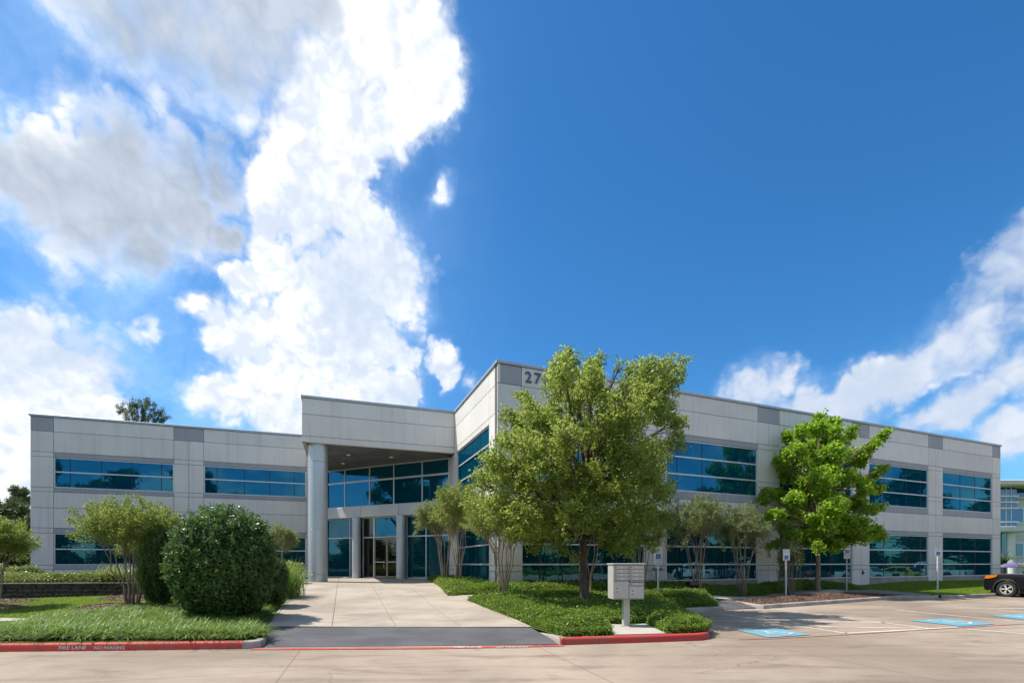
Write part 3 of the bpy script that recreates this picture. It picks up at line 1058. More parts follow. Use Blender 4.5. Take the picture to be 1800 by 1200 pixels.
# --- walkways
WU = [ghit(790, 1049), ghit(1235, 1046.5), ghit(1380, 1041.5), ghit(1500, 1037.0)]   # building side
WL = [ghit(822, 1055.5), (8.15, 19.95), (9.2, 20.35), ghit(1400, 1045.5), ghit(1490, 1041)]
SWP = WU + [(20.0, 26.9), (20.55, 26.2), (20.95, 24.2), (20.3, 23.5), (19.4, 23.9), (18.9, 24.3)] + WL[::-1]
walk = sheet('walkway', SWP, off(0.028), M_JOINT, 0.6)
RAMP = [(7.72, 17.75), (9.28, 18.3), (9.2, 20.35), (8.2, 19.95)]


def ramp_z(x, y):
    return 0.008 + np.clip((y - 17.7 - (x - 7.7) * 0.2) / 2.2, 0, 1) * 0.17


sheet('kerb_ramp', RAMP, ramp_z, M_APRON, 0.4)['label'] = 'dark sloping kerb ramp between the clipped hedge and the mulched island'
# walkway slabs in a row along the walk
wl = [Vector(p) for p in resample(WL[:1] + [(8.15, 19.95)] + [ghit(1490, 1041)], 1.55, False)]
wu = [Vector(p) for p in resample([WU[0], WU[1], WU[3]], 0.2, False)]
for i in range(len(wl) - 1):
    def near(p):
        return min(wu, key=lambda q: (q - p - Vector((-.37, .93)) * 1.2).length)
    a, b = wl[i].lerp(wl[i + 1], 0.01), wl[i].lerp(wl[i + 1], 0.99)
    c, d = near(b), near(a)
    if (c - d).length < 0.3:
        continue
    m = [a, b, c.lerp(d, 0.01), d.lerp(c, 0.01)]
    # two strips deep so that the slab follows the ground
    mb = MB()
    V = []
    for t in (0, .5, 1):
        for s in (0, .5, 1):
            p = m[0].lerp(m[1], s).lerp(m[3].lerp(m[2], s), t)
            V.append((p.x, p.y, gh(p.x, p.y) + 0.042))
    mb.add(V, [(r * 3 + k, r * 3 + k + 1, r * 3 + k + 4, r * 3 + k + 3) for r in (0, 1) for k in (0, 1)])
    mb.build('slab', M_WALK, walk)
sheet('path', [ghit(-60, 1096), ghit(-60, 1085), ghit(50, 1087.5), ghit(64, 1088), ghit(40, 1091)], off(0.02), M_WALK, 0.4)['label'] = 'pale end of a concrete path in the left lawn'

PAD = [(2.20, 10.42), (3.38, 10.62), (3.40, 12.35), (2.42, 12.2)]
padm = sheet('mailbox_pad', PAD, lambda x, y: np.full(len(x), 0.175), M_WALK, 0.5, skirt=0.12)

# --- bed soils and mulch
RE = [(-4.75, 27.4)]
UB = [(-4.95, 28.45), (-3.75, 27.95), (-3.35, 26.9), (-0.75, 20.05), (7, 23.1), (17.5, 27.4), (19.2, 27.8), ghit(1515, 1037), ghit(1500, 1036.6), ghit(1380, 1041), ghit(1235, 1045.8), ghit(788, 1048.5)]
LB = [ghit(824, 1056.5), (8.05, 19.85), (7.55, 17.85), (7.35, 17.55), (5.12, 16.75), (5.08, 14.0), (4.82, 11.8), (4.4, 11.05), (4.0, 10.85), (3.45, 10.75), (3.46, 12.42), (2.36, 12.27), (2.12, 10.5), (1.15, 10.3), (1.05, 10.6), (.62, 11.85)]
ISL = [(9.33, 20.15), (9.5, 18.4), (18.95, 23.75), (18.6, 24.25), WL[4], WL[3]]
LP = [(-10.3, 9.65), (-5.45, 9.90), (-5.25, 10.2), (-5.65, 10.9), (-6.25, 11.95), (-8.9, 19.4), (-10.75, 25.0), (-11.6, 25.3), (-10.0, 19.5), (-8.6, 15.5), (-9.3, 13.6), (-10.7, 13.4), (-11.6, 12.3), (-11.3, 10.8)]
soil = sheet('planting_bed', UB, off(0.018), M_SOIL, 0.7)
soil['label'] = 'dark soil of the bed along the right wing'
sheet('planting_bed', LB, off(0.018), M_SOIL, 0.6)['label'] = 'dark soil of the bed round the mailbox and the oak'
sheet('planting_bed', LP, off(0.018), M_SOIL, 0.6)['label'] = 'dark soil of the bed left of the driveway'


def isl_z(x, y):
    d = edge_dist(x, y, ISL)
    return gh(x, y) * 0 + 0.15 + np.minimum(d, 1.6) * 0.13


isl = sheet('mulch_bed', ISL, isl_z, M_MULCH, 0.35)
isl['label'] = 'brown mulch heaped on the kerbed island'


def chips(poly, n, zf, size=0.07, parent=None):
    q = scatter(poly, n)
    P = np.column_stack([q, zf(q[:, 0], q[:, 1]) + 0.012])
    V, Fq = leaves(P, size, 0.35, nrm=np.array([0, 0, 1.6]))
    o = new_obj('mulch_chips', np_mesh('mulch_chips', V, Fq, M_CHIP), parent)
    o['kind'] = 'stuff'
    return o


chips(ISL, 14000, isl_z)['label'] = 'loose brown wood chips on the kerbed island'


def mulch_ring(c, rx, ry, h=0.12, lab=None):
    n = 20
    poly = [(c[0] + rx * math.cos(2 * math.pi * k / n) * (1 + 0.07 * math.sin(k * 2.3)), c[1] + ry * math.sin(2 * math.pi * k / n)) for k in range(n)]
    zf = lambda x, y: gh(x, y) + 0.02 + np.minimum(edge_dist(x, y, poly), 0.5) * h * 2
    o = sheet('mulch_bed', poly, zf, M_MULCH, 0.25)
    o['label'] = lab
    c_ = chips(poly, int(1800 * rx * ry), zf, 0.06)
    c_['label'] = 'wood chips of the ' + lab
    return zf


# --- lawn blades: everything near enough to show
def blades(poly, n, zf, length=0.055, label=None, m=None):
    q = scatter(poly, n)
    P = np.column_stack([q, zf(q[:, 0], q[:, 1])])
    V, Fq = strap(P, length, 0.012, 0.8, seg=1)
    o = new_obj('grass', np_mesh('grass', V, Fq, m or L_GRASS))
    o['kind'] = 'stuff'
    if label:
        o['label'] = label
    return o


LAWNL = [(-18.9, 17.2), (-21, 10.5), (-14, 9.6), (-11.3, 9.75), (-11.4, 10.8), (-11.7, 12.3), (-10.8, 13.5), (-9.4, 13.7), (-9.2, 16), (-10.5, 20), (-13, 18.4)]
blades(LAWNL, 60000, gh, 0.06, 'mown green grass of the left lawn')
LAWNR = [(17.8, 27.2), (20.2, 26.8), (20.8, 25.6), (21.2, 24.3), (21.9, 24.0), (25.3, 25.5), (36, 29.9), (37, 34.6), (34.9, 34.2), (19, 28.0)]
blades(LAWNR, 60000, gh, 0.07, 'mown green grass in front of the right wing')

# --- painted markings
def ribbon(name, pts, w, m, z=0.006, label=None, parent=None, zf=None):
    pts = [Vector(p) for p in pts]
    V = []
    for i, p in enumerate(pts):
        t = ((pts[min(i + 1, len(pts) - 1)] - pts[max(i - 1, 0)])).normalized()
        nn = Vector((-t.y, t.x)) * w / 2
        for q in (p - nn, p + nn):
            V.append((q.x, q.y, z if zf is None else zf(q.x, q.y) + z))
    mb = MB().add(V, [(2 * i, 2 * i + 2, 2 * i + 3, 2 * i + 1) for i in range(len(pts) - 1)])
    o = mb.build(name, m, parent)
    if parent is None:
        o['kind'] = 'structure'
    if label:
        o['label'] = label
    return o


LINES = [[(1270, 1078.5), (1487, 1112.5)], [(1487, 1112.5), (1580, 1107.5), (1684, 1101.5)], [(1352, 1068.5), (1633, 1104)],
         [(1340, 1082), (1500, 1084)], [(1395, 1091), (1560, 1094)], [(1440, 1101), (1620, 1103.5)], [(1290, 1074.5), (1412, 1075.5)],
         [(1575, 1071), (1611, 1075), (1800, 1093), (1960, 1109)], [(1641, 1062.5), (1800, 1075.5), (1950, 1088)], [(1680, 1054), (1800, 1063), (1950, 1075)],
         [(1655, 1062.6), (1755, 1063)], [(1740, 1069.2), (1860, 1068.2)], [(1700, 1105), (1860, 1118)]]
for ln in LINES:
    ribbon('parking_line', [hit(*p) for p in ln], 0.10, M_WHITEP, 0.006)
o = ribbon('fire_lane_line', [hit(1300, 1123.5), hit(1360, 1121.8), hit(1487, 1115), hit(1600, 1107.8), hit(1688, 1102.3), hit(1800, 1096), hit(1960, 1088)], 0.09, M_REDFAINT, 0.010)
o['label'] = 'worn red line along the front of the accessible stalls'
o = ribbon('fire_lane_stripe', [hit(442, 1140.5), hit(600, 1140), hit(760, 1139), hit(900, 1136.5), hit(990, 1134)], 0.17, M_REDLINE, 0.011)
o['label'] = 'red stripe on the road across the mouth of the driveway'


def wheelchair(s, m, name='wheelchair_symbol'):
    """the access symbol, flat in XY, about s high"""
    mb = MB()
    def stroke(pts, w):
        for i in range(len(pts) - 1):
            a, b = Vector(pts[i]), Vector(pts[i + 1])
            t = (b - a).normalized()
            nn = Vector((-t.y, t.x)) * w / 2
            a, b = a - t * w * .3, b + t * w * .3
            mb.add([(*(a - nn), 0.0006 * i), (*(b - nn), 0.0006 * i), (*(b + nn), 0.0006 * i), (*(a + nn), 0.0006 * i)], [(0, 1, 2, 3)])
    k = 12
    mb.add([(-.08 * s + .055 * s * math.cos(2 * math.pi * i / k), .40 * s + .055 * s * math.sin(2 * math.pi * i / k), 0) for i in range(k)], [tuple(range(k))])
    stroke([(-.07 * s, .32 * s), (-.05 * s, .02 * s), (.14 * s, .02 * s), (.24 * s, -.26 * s), (.33 * s, -.22 * s)], .065 * s)
    stroke([(-.06 * s, .18 * s), (.13 * s, .18 * s)], .05 * s)
    arc = [(.0 * s + .22 * s * math.cos(a), -.14 * s + .22 * s * math.sin(a)) for a in np.linspace(R(128), R(372), 13)]
    stroke(arc, .055 * s)
    return mb.mesh(name, m)


WCM = wheelchair(1.0, M_WHITEP)
for k, (q, rot) in enumerate(([[(1296, 1107.5), (1350, 1120.5), (1425, 1115.5), (1367, 1104.5)], 0], [[(1600, 1090.5), (1688, 1100.3), (1750, 1096.7), (1658, 1087)], 0],
                              [[(1744, 1082.4), (1822, 1091), (1880, 1088), (1794, 1078.7)], 0])):
    c = [Vector(hit(*p)) for p in q]
    mb = MB().add([(p.x, p.y, 0.014) for p in c], [(0, 1, 2, 3)])
    o = mb.build('accessible_stall_panel', M_BLUEP)
    o['kind'] = 'structure'
    o['label'] = ['blue painted panel with wheelchair symbol nearest the mailbox', 'blue painted panel with wheelchair symbol in the middle stall', 'blue painted panel with wheelchair symbol cut by the right frame edge'][k]
    cen = sum(c, Vector((0, 0))) / 4
    ax = (c[3] - c[0]).normalized()
    w = new_obj('wheelchair_symbol', WCM, o, (cen.x, cen.y, 0.019))
    w.rotation_euler = (0, 0, math.atan2(-0.93, 0.37) + R(90))
    w.scale = ((c[1] - c[0]).length * .9,) * 3

# lettering on the red kerb and on the red stripe
kl0 = bpy.data.objects['kerb']
p0, p1 = Vector(hit(104, 1144)), Vector(hit(220, 1143.3))
for txt, fx, wd in (('FIRE LANE', 128, 0.52), ('NO PARKING', 193, 0.58)):
    me = text_mesh(txt, 0.125, M_LETTER, 0.0, 0.002)
    c = Vector(hit(fx, 1144))
    d = (p1 - p0).normalized()
    o = new_obj('lettering', me, kl0, (c.x - 0.003, c.y - 0.006, 0.068))
    o.rotation_euler = (R(84), 0, math.atan2(d.y, d.x))
    k = wd / max(v.co.x * 2 for v in me.vertices)
    o.scale = (k, 0.72, 1)
strp = bpy.data.objects['fire_lane_stripe']
for txt, fx, wd in (('FIRE LANE', 823, 0.56), ('NO PARKING', 900, 0.64)):
    me = text_mesh(txt, 0.14, M_LETTER, 0.0, 0.003)
    c = Vector(hit(fx, 1137.8))
    o = new_obj('lettering', me, strp, (c.x, c.y, 0.017))
    k = wd / max(v.co.x * 2 for v in me.vertices)
    o.rotation_euler = (0, 0, R(3))
    o.scale = (k, 1.0, 1)

# ================================================================== retaining wall and terrace
wallpts = [Vector((-22.0, 17.35)), Vector((-18.5, 17.5)), Vector((-14.0, 18.15)), Vector((-12.9, 18.5))]
rw = thing('retaining_wall', 'low retaining wall of dark split stone blocks behind the left lawn', 'wall', (-17, 17.7, 0.4))
TOPZ = 1.0
RH = 0.155


def along(s):
    for a, b in zip(wallpts[:-1], wallpts[1:]):
        L = (b - a).length
        if s <= L:
            return a.lerp(b, s / L), (b - a).normalized()
        s -= L
    return wallpts[-1], (wallpts[-1] - wallpts[-2]).normalized()


total = sum((b - a).length for a, b in zip(wallpts[:-1], wallpts[1:]))
for row in range(5):
    s = -0.2 * (row % 2) - rng.uniform(0, .1)
    z1 = TOPZ - 0.06 - row * RH
    while s < total:
        w = rng.uniform(0.34, 0.52)
        a, t = along(max(0, s))
        mid, t = along(min(total, max(0, s + w / 2)))
        if z1 > gh(mid.x, mid.y) - 0.02:
            M = Matrix.Translation((mid.x, mid.y, z1 - RH / 2)) @ Matrix.Rotation(math.atan2(t.y, t.x), 4, 'Z') @ Matrix.Rotation(rng.uniform(-.03, .03), 4, 'Z')
            hw = w / 2 - rng.uniform(0.004, 0.018)
            y0 = -rng.uniform(0.0, 0.035) - row * 0.008
            hz = RH / 2 - 0.005
            # split face: a 3 x 2 patch with uneven depth
            mb = MB()
            nx, nz = 4, 3
            V = []
            for jz in range(nz):
                for ix in range(nx):
                    edge = ix in (0, nx - 1) or jz in (0, nz - 1)
                    V.append((-hw + 2 * hw * ix / (nx - 1) + rng.uniform(-.006, .006), y0 + (0.03 if edge else 0) + rng.uniform(-.012, .012), -hz + 2 * hz * jz / (nz - 1) + rng.uniform(-.004, .004)))
            V += [(-hw, 0.22, -hz), (hw, 0.22, -hz), (hw, 0.22, hz), (-hw, 0.22, hz)]
            b = nx * nz
            Fs = [(j * nx + i, j * nx + i + 1, (j + 1) * nx + i + 1, (j + 1) * nx + i) for j in range(nz - 1) for i in range(nx - 1)]
            Fs += [tuple([(nz - 1) * nx + i for i in range(nx)] + [b + 2, b + 3]), tuple([i for i in reversed(range(nx))] + [b, b + 1]), (b + 1, b, b + 3, b + 2),
                   tuple([j * nx for j in range(nz)] + [b + 3, b]), tuple([j * nx + nx - 1 for j in reversed(range(nz))] + [b + 1, b + 2])]
            mb.add([M @ Vector(v) for v in V], Fs)
            mb.build('stone_block', M_STONE, rw, offset=rw.location)
        s += w
s = 0.0
while s < total:
    w = rng.uniform(0.42, 0.5)
    mid, t = along(min(total, s + w / 2))
    M = Matrix.Translation((mid.x, mid.y, TOPZ - 0.028)) @ Matrix.Rotation(math.atan2(t.y, t.x), 4, 'Z')
    MB().bbox(-w / 2 + .004, w / 2 - .004, -0.05, 0.24, -0.028, 0.022, 0.008, M).build('cap_stone', M_CAPST, rw, offset=rw.location)
    s += w
TER = [(-40, 17.4)] + [tuple(p + Vector((0.0, 0.15))) for p in wallpts] + [(-12.8, 18.9), (-13.3, 24), (-14.0, 31.3), (-27.2, 26.9), (-28, 27), (-40, 30)]
ter = sheet('terrace', TER, lambda x, y: np.full(len(x), 0.965) - np.clip((x + 15.0) / 3, 0, 1) * 0.12, M_SOIL, 1.0, skirt=0.6)
ter['label'] = 'raised planting terrace behind the stone wall'

# ================================================================== the office building
A_ = 8.5
def zr(r):
    return EYE + A_ * r


bld = thing('office_building', 'two storey office building of pale precast panels with blue glass and a canopied corner entrance', 'building', (-3.0, 27.0, 0.7))
BO = Vector(bld.location)


class Plane:
    def __init__(s, P0, P1):
        s.o = Vector((P0[0], P0[1], 0))
        v = Vector((P1[0] - P0[0], P1[1] - P0[1], 0))
        s.L = v.length
        s.d = v.normalized()
        s.n = Vector((-s.d.y, s.d.x, 0))      # inwards
        s.M = Matrix(((s.d.x, s.n.x, 0, s.o.x), (s.d.y, s.n.y, 0, s.o.y), (0, 0, 1, 0), (0, 0, 0, 1)))

    def u(s, px):
        k = (px - CX) / F
        return (k * s.o.y - s.o.x) / (s.d.x - k * s.d.y)


def bpart(mb, name, m, parent=bld, smooth=False):
    return mb.build(name, m, parent, smooth, offset=BO)


J = 0.011      # half a joint


def panel(pl, u0, u1, z0, z1, m, name='wall_panel', w0=0.0, th=0.12, b=0.006, jl=J, jr=J):
    mb = MB().bbox(u0 + jl, u1 - jr, w0, w0 + th, z0 + J, z1 - J, b, pl.M)
    return bpart(mb, name, m)


def backing(pl, u0, u1, z0, z1, mb):
    mb.box(u0, u1, 0.05, 0.34, z0, z1, pl.M)


def window(pl, u0, u1, z0, z1, rows, mulls, glass, fw=0.055, dep=0.07, lamp=None, mm=None, mw=0.03, name='window'):
    """framed glazing: rows are the z of the horizontal bars, mulls the u of the dark uprights"""
    mb = MB()
    e = 0.004
    mb.box(u0 + e, u1 - e, dep - 0.03, dep + 0.09, z0 + e, z0 + fw, pl.M)
    mb.box(u0 + e, u1 - e, dep - 0.03, dep + 0.09, z1 - fw, z1 - e, pl.M)
    mb.box(u0 + e, u0 + fw, dep - 0.03, dep + 0.09, z0 + fw + .001, z1 - fw - .001, pl.M)
    mb.box(u1 - fw, u1 - e, dep - 0.03, dep + 0.09, z0 + fw + .001, z1 - fw - .001, pl.M)
    for r in rows:
        mb.box(u0 + fw + .001, u1 - fw - .001, dep - 0.035, dep + 0.09, r - fw * .6, r + fw * .6, pl.M)
    wobj = bpart(mb, name, M_ALU)
    us = [u0 + fw] + list(mulls) + [u1 - fw]
    zs = [z0 + fw] + [r for r in rows] + [z1 - fw]
    for i in range(len(us) - 1):
        for j in range(len(zs) - 1):
            a, b = us[i] + (mw / 2 if i else 0), us[i + 1] - (mw / 2 if i < len(us) - 2 else 0)
            c, d = zs[j] + (fw * .6 + .001 if j else .001), zs[j + 1] - (fw * .6 + .001 if j < len(zs) - 2 else .001)
            q = MB().box(a + .001, b - .001, dep + 0.012, dep + 0.024, c, d, pl.M)
            po = q.build('pane', glass, wobj, offset=BO)
    for u in mulls:
        for j in range(len(zs) - 1):
            c, d = zs[j] + (fw * .6 + .001 if j else .001), zs[j + 1] - (fw * .6 + .001 if j < len(zs) - 2 else .001)
            MB().box(u - mw / 2, u + mw / 2, dep + (0.0 if mm is None else -0.03), dep + 0.05, c, d, pl.M).build('mullion', mm or M_MULL, wobj, offset=BO)
    return wobj


LWp = Plane((-27.3, 27.4), (-13.9, 31.9))
RWp = Plane((-0.6, 20.2), (35.06, 34.7))
SFp = Plane((-3.64, 28.1), (-0.6, 20.2))
GWp = Plane((-12.4, 32.2), (-3.64, 28.1))
CFp = Plane((-10.6, 24.4), (-3.2, 26.96))

zTOP, zCOP, z1, zBT, zWT = zr(1.0), zr(.985), zr(.889), zr(.750), zr(.718)
zWB, zBB, zJ, zB2, zW2 = zr(.513), zr(.483), zr(.375), zr(.240), zr(.205)
zRB, zR2B = zr(.420), zr(-.100)
zLa, zLb = zr(-.010), zr(-.040)
zBASE = 0.35

backm = MB()
# ---- left wing
uL = {p: LWp.u(p) for p in (94, 305.5, 332, 358, 538)}
uE = LWp.u(561)
L = LWp
cols = [(0, uL[94], 'corner'), (uL[94], uL[305.5], 'win'), (uL[305.5], uL[358], 'pier'), (uL[358], uL[538], 'win'), (uL[538], uE, 'end')]
mull_px = {0: (122, 177, 231, 283), 1: (381, 429, 474, 517)}
wi = 0
windows = []
for a, b, kind in cols:
    if kind == 'win':
        rows = [(z1, zCOP, M_PANEL), (zBT, z1, M_PANEL), (zWT, zBT, M_ACCENT), (zBB, zWB, M_ACCENT), (zJ, zBB, M_PANEL), (zB2, zJ, M_PANEL), (zW2, zB2, M_ACCENT), (zLb, zLa, M_ACCENT), (zBASE, zLb, M_PANEL)]
        for c, d, m in rows:
            panel(L, a, b, c, d, m)
            backing(L, a, b, c, d, backm)
        mu = [L.u(p) for p in mull_px[wi]]
        windows.append((window(L, a, b, zWB, zWT, [L_m for L_m in (zr(.62),)], mu, M_GLASS), 'upper'))
        windows.append((window(L, a, b, zLa, zW2, [zr(.098)], mu, M_GLASST), 'lower'))
        wi += 1
    else:
        zs = [zBASE, zLb, zLa, zW2, zB2, zJ, zBB, zWB, zWT, zBT, z1]
        mid = L.u(332) if kind == 'pier' else None
        for c, d in zip(zs[:-1], zs[1:]):
            if mid:
                panel(L, a, mid, c, d, M_PANEL)
                panel(L, mid, b, c, d, M_PANEL)
            else:
                panel(L, a, b, c, d, M_PANEL)
        panel(L, a, b, z1, zCOP, M_ACCENT if kind != 'end' else M_PANEL)
        backing(L, a, b, zBASE, zCOP, backm)
# ---- right wing
RP = RWp
pier = [(0, RP.u(917)), (RP.u(1135), RP.u(1171.5)), (RP.u(1332), RP.u(1370.5)), (RP.u(1498), RP.u(1528.5)), (RP.u(1632), RP.u(1657.5)), (RP.u(1744.5), RP.L)]
for i, (a, b) in enumerate(pier):
    zs = [zBASE, zLb, zLa, zW2 + .06, zB2, zJ, zBB, zWB, zWT, zBT, z1]
    if i in (0, 5):
        zs = [zBASE + 0.15, zLb, zLa, zJ, zBT, z1] if i == 0 else zs
    mid = (a + b) / 2 if 0 < i < 5 else None
    for c, d in zip(zs[:-1], zs[1:]):
        if mid:
            panel(RP, a, mid, c, d, M_PANEL)
            panel(RP, mid, b, c, d, M_PANEL)
        else:
            panel(RP, a, b, c, d, M_PANEL)
    panel(RP, a, b, z1, zCOP, M_ACCENT)
    backing(RP, a, b, zBASE, zCOP, backm)
rmull = [(950, 990, 1036, 1085, 1120), (1192, 1236, 1275, 1314), (1395, 1429, 1462, 1489), (1556, 1595, 1620), (1690, 1716)]
for i in range(5):
    a, b = pier[i][1], pier[i + 1][0]
    for c, d, m in [(z1, zCOP, M_PANEL), (zBT, z1, M_PANEL), (zWT, zBT, M_ACCENT), (zJ, zRB, M_ACCENT), (zB2, zJ, M_PANEL), (zW2 + .06, zB2, M_ACCENT)]:
        panel(RP, a, b, c, d, m)
        backing(RP, a, b, c, d, backm)
    panel(RP, a, b, zBASE, zR2B, M_PLINTH, 'plinth', w0=0.03)
    backing(RP, a, b, zBASE, zR2B - 0.01, backm)
    mu = [RP.u(p) for p in rmull[i]]
    windows.append((window(RP, a, b, zRB, zWT, [zr(.519), zr(.62)], mu, M_GLASS), 'upper'))
    windows.append((window(RP, a, b, zR2B, zW2 + .06, [zr(-.004), zr(.100)], mu, M_GLASST, mw=0.05), 'lower'))
# ---- side facade, turned to the entrance
S = SFp
us = {p: S.u(p) for p in (801, 803, 859.5)}
S0 = 0.0
for c, d in ((zBT, z1), (z1, zCOP), (zWT, zBT)):
    panel(S, 1.15, us[803], c, d, M_PANEL)
backing(S, 1.15, us[803], zr(.72), zCOP, backm)
for c, d, m in [(z1, zCOP, M_PANEL), (zBT, z1, M_PANEL), (zWT, zBT, M_PANEL), (zRB - .3, zRB, M_ACCENT), (zJ - .45, zRB - .3, M_PANEL), (zB2, zJ - .45, M_PANEL), (zW2 + .06, zB2, M_ACCENT)]:
    panel(S, us[803], us[859.5], c, d, m)
    backing(S, us[803], us[859.5], c, d, backm)
for c, d in [(zBASE, zLb), (zLb, zLa), (zLa, zJ), (zJ, zRB), (zRB, zBT), (zBT, z1), (z1, zCOP)]:
    panel(S, us[859.5], S.L, c, d, M_PANEL, jr=0.0)
    if c < zr(.70):
        panel(S, S0, us[803], c, min(d, zr(.72)), M_PANEL)
backing(S, us[859.5], S.L - 0.06, zBASE, zCOP, backm)
backing(S, S0, us[803], zBASE, zr(.72), backm)
panel(S, us[803], us[859.5], zBASE, zR2B, M_PLINTH, 'plinth', w0=0.03)
mu = [S.u(p) for p in (814, 827, 841)]
windows.append((window(S, us[803], us[859.5], zRB, zWT, [zr(.519), zr(.62)], mu, M_GLASS), 'upper'))
windows.append((window(S, us[803], us[859.5], zR2B, zW2 + .06, [zr(-.004), zr(.100)], mu, M_GLASST), 'lower'))
bo = bpart(backm, 'backing_wall', M_BACK)
bo['kind'] = 'stuff'

# ---- canopy
Cp = CFp
cl = Plane((-10.6, 24.4), tuple((Vector((-10.6, 24.4)) + Vector((-Cp.d.y, Cp.d.x)) * 6.9)))
zCB, zCj = zr(.722), zr(.760)
for c, d in ((zCB, zCj), (zCj, z1), (z1, zCOP)):
    panel(Cp, 0, Cp.L, c, d, M_PANEL, 'canopy_panel', th=0.2)
# left flank of the canopy: the plane looks outwards on its left
clp = Plane(tuple((Vector((-10.6, 24.4)) + Vector((-Cp.d.y, Cp.d.x)) * 7.1)), (-10.6, 24.4))
for c, d in ((zCB, zCj), (zCj, z1), (z1, zCOP)):
    panel(clp, 0, clp.L - 0.0, c, d, M_PANEL, 'canopy_panel', th=0.2, jr=0.004)
# soffit boards above the entrance
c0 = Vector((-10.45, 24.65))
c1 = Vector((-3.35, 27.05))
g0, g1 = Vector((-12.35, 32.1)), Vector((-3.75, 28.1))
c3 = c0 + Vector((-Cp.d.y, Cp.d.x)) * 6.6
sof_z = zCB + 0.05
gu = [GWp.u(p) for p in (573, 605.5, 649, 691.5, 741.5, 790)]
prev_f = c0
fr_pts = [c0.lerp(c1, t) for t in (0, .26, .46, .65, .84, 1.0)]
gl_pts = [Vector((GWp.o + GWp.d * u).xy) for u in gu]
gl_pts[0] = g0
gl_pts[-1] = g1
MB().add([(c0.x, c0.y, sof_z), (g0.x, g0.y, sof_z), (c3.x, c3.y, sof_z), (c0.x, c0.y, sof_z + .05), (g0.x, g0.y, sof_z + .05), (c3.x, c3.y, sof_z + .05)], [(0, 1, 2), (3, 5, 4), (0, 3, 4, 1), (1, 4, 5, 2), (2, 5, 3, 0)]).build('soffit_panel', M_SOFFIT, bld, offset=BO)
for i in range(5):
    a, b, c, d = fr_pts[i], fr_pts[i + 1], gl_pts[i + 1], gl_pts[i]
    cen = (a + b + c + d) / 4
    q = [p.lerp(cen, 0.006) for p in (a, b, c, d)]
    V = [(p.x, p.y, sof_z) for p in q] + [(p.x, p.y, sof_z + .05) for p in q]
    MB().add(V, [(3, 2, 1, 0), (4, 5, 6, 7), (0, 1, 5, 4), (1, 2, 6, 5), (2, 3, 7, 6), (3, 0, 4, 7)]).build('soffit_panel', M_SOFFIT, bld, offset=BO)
# back of the canopy box: dark slab above the soffit, so no sky shows through the joints
allp = [c0, c1, g1, g0, c3]
V = [(p.x, p.y, sof_z + .08) for p in allp] + [(p.x, p.y, zCOP - .25) for p in allp]
n = 5
MB().add(V, [tuple(reversed(range(n))), tuple(range(n, 2 * n))] + [(i, (i + 1) % n, n + (i + 1) % n, n + i) for i in range(n)]).build('canopy_roof', M_ROOF, bld, offset=BO)
for px, py in ((612, 799), (688, 803), (603, 814)):
    Y = (sof_z - EYE) * F / (HY - py)
    x = (px - CX) / F * Y
    MB().lathe([(0.13, 0), (0.13, 0.012), (0.10, 0.014)], 16, Matrix.Translation((x, Y, sof_z - 0.014))).build('downlight', M_ALU, bld, offset=BO)
    MB().lathe([(0.095, 0), (0.095, 0.006)], 14, Matrix.Translation((x, Y, sof_z - 0.022))).build('downlight_lens', M_DOWN, bld, offset=BO)

# ---- entrance glass wall
G = GWp
zg = 0.80
zBandB, zBandT = 4.62, 5.30
e0, e1 = 0.05, G.u(790)
um = [G.u(p) for p in (605.5, 649, 691.5, 741.5)]
windows.append((window(G, e0, e1, zBandT, sof_z - 0.02, [6.95], um, M_GLASS, fw=0.09, dep=0.05, mm=M_ALU, mw=0.07), 'entrance'))
bpart(MB().bbox(e0, G.u(640), -0.32, 0.25, zBandB, zBandT - .004, 0.015, G.M), 'band_panel', M_BAND)
bpart(MB().bbox(G.u(640) + .015, G.u(706), -0.32, 0.25, zBandB, zBandT - .004, 0.015, G.M), 'band_panel', M_BAND)
bpart(MB().bbox(G.u(706) + .015, e1, -0.32, 0.25, zBandB, zBandT - .004, 0.015, G.M), 'band_panel', M_BAND)
zT = 3.36
for a, b, mus in ((573, 629, (614.5,)), (637, 657, ()), (702, 712, ()), (714, 790, (748.5,))):
    window(G, max(e0, G.u(a)), G.u(b), zg, zBandB - .004, [zT], [G.u(x) for x in mus], M_GLASSD if a != 573 and a != 714 else M_GLASST, fw=0.06, dep=0.05, mm=M_ALU, mw=0.06)
d0, d1 = G.u(657), G.u(702)
window(G, d0 + .002, d1 - .002, zT - .03, zBandB - .004, [], [], M_GLASS, fw=0.06, dep=0.05)
